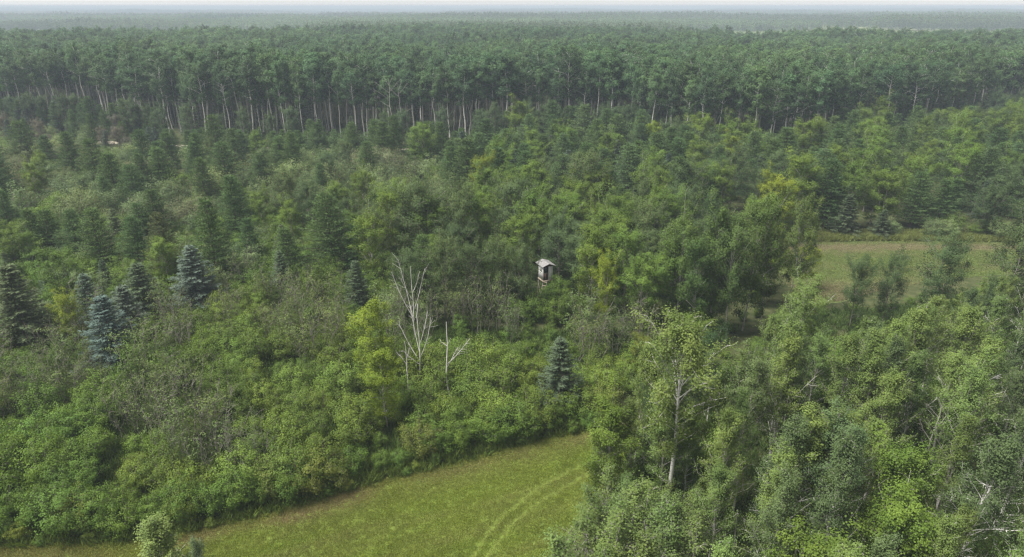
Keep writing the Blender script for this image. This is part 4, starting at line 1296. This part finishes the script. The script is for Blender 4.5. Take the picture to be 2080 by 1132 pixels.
def blind():
    root = link('hunting_blind', None, None, (BL[0], BL[1], 0))
    root.rotation_euler = (0, 0, R(23)); root.scale = (0.84, 0.84, 0.98)
    tag(root, 'small grey raised hunting blind with gable roof and dark door above the thicket', 'hunting blind')
    def bx(name, lo, hi, mat, parent=root):
        m = MB(); m.box(lo, hi)
        return link(name, m.mesh(name, mat), parent)
    F, W, D, Hh = 3.2, 0.80, 0.80, 1.95      # floor height, half width, half depth, wall height
    t = 0.05
    bx('floor', (-W - 0.06, -D - 0.10, F - 0.16), (W + 0.06, D + 0.06, F), DECK)
    y0 = -D
    # front wall: door opening from the near corner, panel beside it, header over both
    bx('front_panel', (0.10, y0, F), (W, y0 + t, F + Hh - 0.12), PLY)
    bx('front_header', (-W, y0, F + Hh - 0.12), (W, y0 + t, F + Hh), DOORM)
    bx('corner_post', (-W, y0 - 0.004, F), (-W + 0.06, y0 + t, F + Hh - 0.12), PLY)
    door = link('door', None, root)
    m = MB(); m.box((-W + 0.062, y0 + 0.022, F + 0.02), (0.098, y0 + 0.045, F + 0.98)); link('lower_panel', m.mesh('door_lower', DOORM), door)
    for k, (a, b) in enumerate(((-W + 0.062, -W + 0.16), (0.0, 0.098))):
        m = MB(); m.box((a, y0 + 0.022, F + 0.98), (b, y0 + 0.045, F + Hh - 0.125)); link('stile', m.mesh('door_stile', DOORM), door)
    m = MB(); m.box((-W + 0.16, y0 + 0.026, F + 0.98), (0.0, y0 + 0.038, F + Hh - 0.125)); link('pane', m.mesh('door_pane', GLASS), door)
    m = MB(); m.box((-W + 0.07, y0 + 0.005, F + 0.95), (0.09, y0 + 0.02, F + 1.0)); link('rail', m.mesh('door_rail', BEAM), door)
    for k in range(3):
        x = -W + 0.20 + 0.22 * k
        m = MB(); m.box((x, y0 + 0.008, F + 0.05), (x + 0.05, y0 + 0.021, F + 0.94)); link('batten', m.mesh('door_batten', BEAM if k == 1 else DOORM), door)
    # gable triangle and side walls
    def gable(y):
        me = bpy.data.meshes.new('gable')
        z = F + Hh + 0.002
        v = [(-W, y, z), (W, y, z), (0, y, z + 0.25), (-W, y + t, z), (W, y + t, z), (0, y + t, z + 0.25)]
        me.from_pydata(v, [], [(0, 1, 2), (5, 4, 3), (0, 3, 4, 1), (1, 4, 5, 2), (2, 5, 3, 0)])
        me.materials.append(DOORM)
        link('gable', me, root)
    gable(y0); gable(D - t)
    bx('back_wall', (-W + t, D - t, F), (W - t, D, F + Hh), PLY)
    bx('side_wall', (-W, y0 + t + 0.002, F), (-W + t, D, F + Hh), PLY)
    bx('side_wall', (W - t, y0 + t + 0.002, F), (W, D, F + Hh), PLY)
    win = link('window', None, root)
    wy0, wy1, wz0, wz1 = -0.52, 0.22, F + 0.95, F + 1.65
    for lo, hi in (((wy0, wz0), (wy1, wz0 + 0.09)), ((wy0, wz1 - 0.09), (wy1, wz1)), ((wy0, wz0 + 0.09), (wy0 + 0.09, wz1 - 0.09)), ((wy1 - 0.09, wz0 + 0.09), (wy1, wz1 - 0.09)), ((-0.185, wz0 + 0.09), (-0.115, wz1 - 0.09))):
        m = MB(); m.box((-W - 0.035, lo[0], lo[1]), (-W - 0.003, hi[0], hi[1])); link('frame', m.mesh('window_frame', WHITE), win)
    for a, b in ((wy0 + 0.09, -0.185), (-0.115, wy1 - 0.09)):
        m = MB(); m.box((-W - 0.015, a, wz0 + 0.09), (-W - 0.004, b, wz1 - 0.09)); link('pane', m.mesh('window_pane', GLASS), win)
    # roof: two sloping slabs with overlapping sheets
    roof = link('roof', None, root)
    ov, oy, rise = 1.10, 1.22, 0.26 * 1.10 / 0.8
    zr = F + Hh + 0.06
    for s in (-1, 1):
        for k in range(4):
            ya, yb = -oy + k * (2 * oy / 4) + 0.004 * k, -oy + (k + 1) * (2 * oy / 4)
            dz = 0.008 * (k % 2)
            v = []
            for yy in (ya, yb):
                for xx, zz in ((0.0, zr + 0.26), (s * ov, zr + 0.26 - rise)):
                    v += [(xx, yy, zz + dz), (xx, yy, zz + dz + 0.05)]
            me = bpy.data.meshes.new('roof_sheet')
            me.from_pydata(v, [], [(0, 2, 3, 1), (4, 5, 7, 6), (0, 4, 6, 2), (1, 3, 7, 5), (0, 1, 5, 4), (2, 6, 7, 3)])
            me.materials.append(ROOFM)
            me.validate(); link('roof_sheet', me, roof)
    # legs, braces, ladder
    for sx in (-1, 1):
        for sy in (-1, 1):
            m = MB(); m.tube([(sx * (W + 0.12), sy * (D + 0.12), 0), (sx * (W - 0.08), sy * (D - 0.08), F - 0.162)], [0.07, 0.07], 6); link('leg', m.mesh('blind_leg', BEAM), root)
    for sx in (-1, 1):
        m = MB(); m.tube([(sx * (W + 0.15), -D - 0.1, 0.4), (sx * (W + 0.06), D, F - 0.4)], [0.04, 0.04], 4); link('brace', m.mesh('blind_brace', BEAM), root)
    lad = link('ladder', None, root)
    top, foot = np.array((-0.50, -D - 0.12, F - 0.02)), np.array((-1.75, -D - 1.15, 0.0))
    sd_ = np.array((0.22, -0.20, 0.0))
    for s in (-1, 1):
        m = MB(); m.tube([foot + sd_ * s, top + sd_ * s], [0.045, 0.045], 4); link('rail', m.mesh('ladder_rail', BEAM), lad)
    for k in range(8):
        c = foot + (top - foot) * (k + 0.6) / 8
        m = MB(); m.tube([c - sd_ * 1.05, c + sd_ * 1.05], [0.042, 0.042], 4); link('rung', m.mesh('ladder_rung', DECK), lad)
blind()

# ------------------------------------------------------------------ haze: the air between here and the horizon
m, nt, N, L, out = new_mat('haze_air')
pv = N.new('ShaderNodeVolumePrincipled')
pv.inputs['Color'].default_value = (0.50, 0.58, 0.66, 1)
pv.inputs['Density'].default_value = 0.00046
pv.inputs['Anisotropy'].default_value = 0.0
L.new(pv.outputs[0], out.inputs['Volume'])
hz = MB(); hz.box((-20000, -3000, -16), (20000, 22000, 38))
ho = link('haze', hz.mesh('haze', m))
tag(ho, 'pale blue summer haze over the whole forest', 'haze', None, 'stuff')
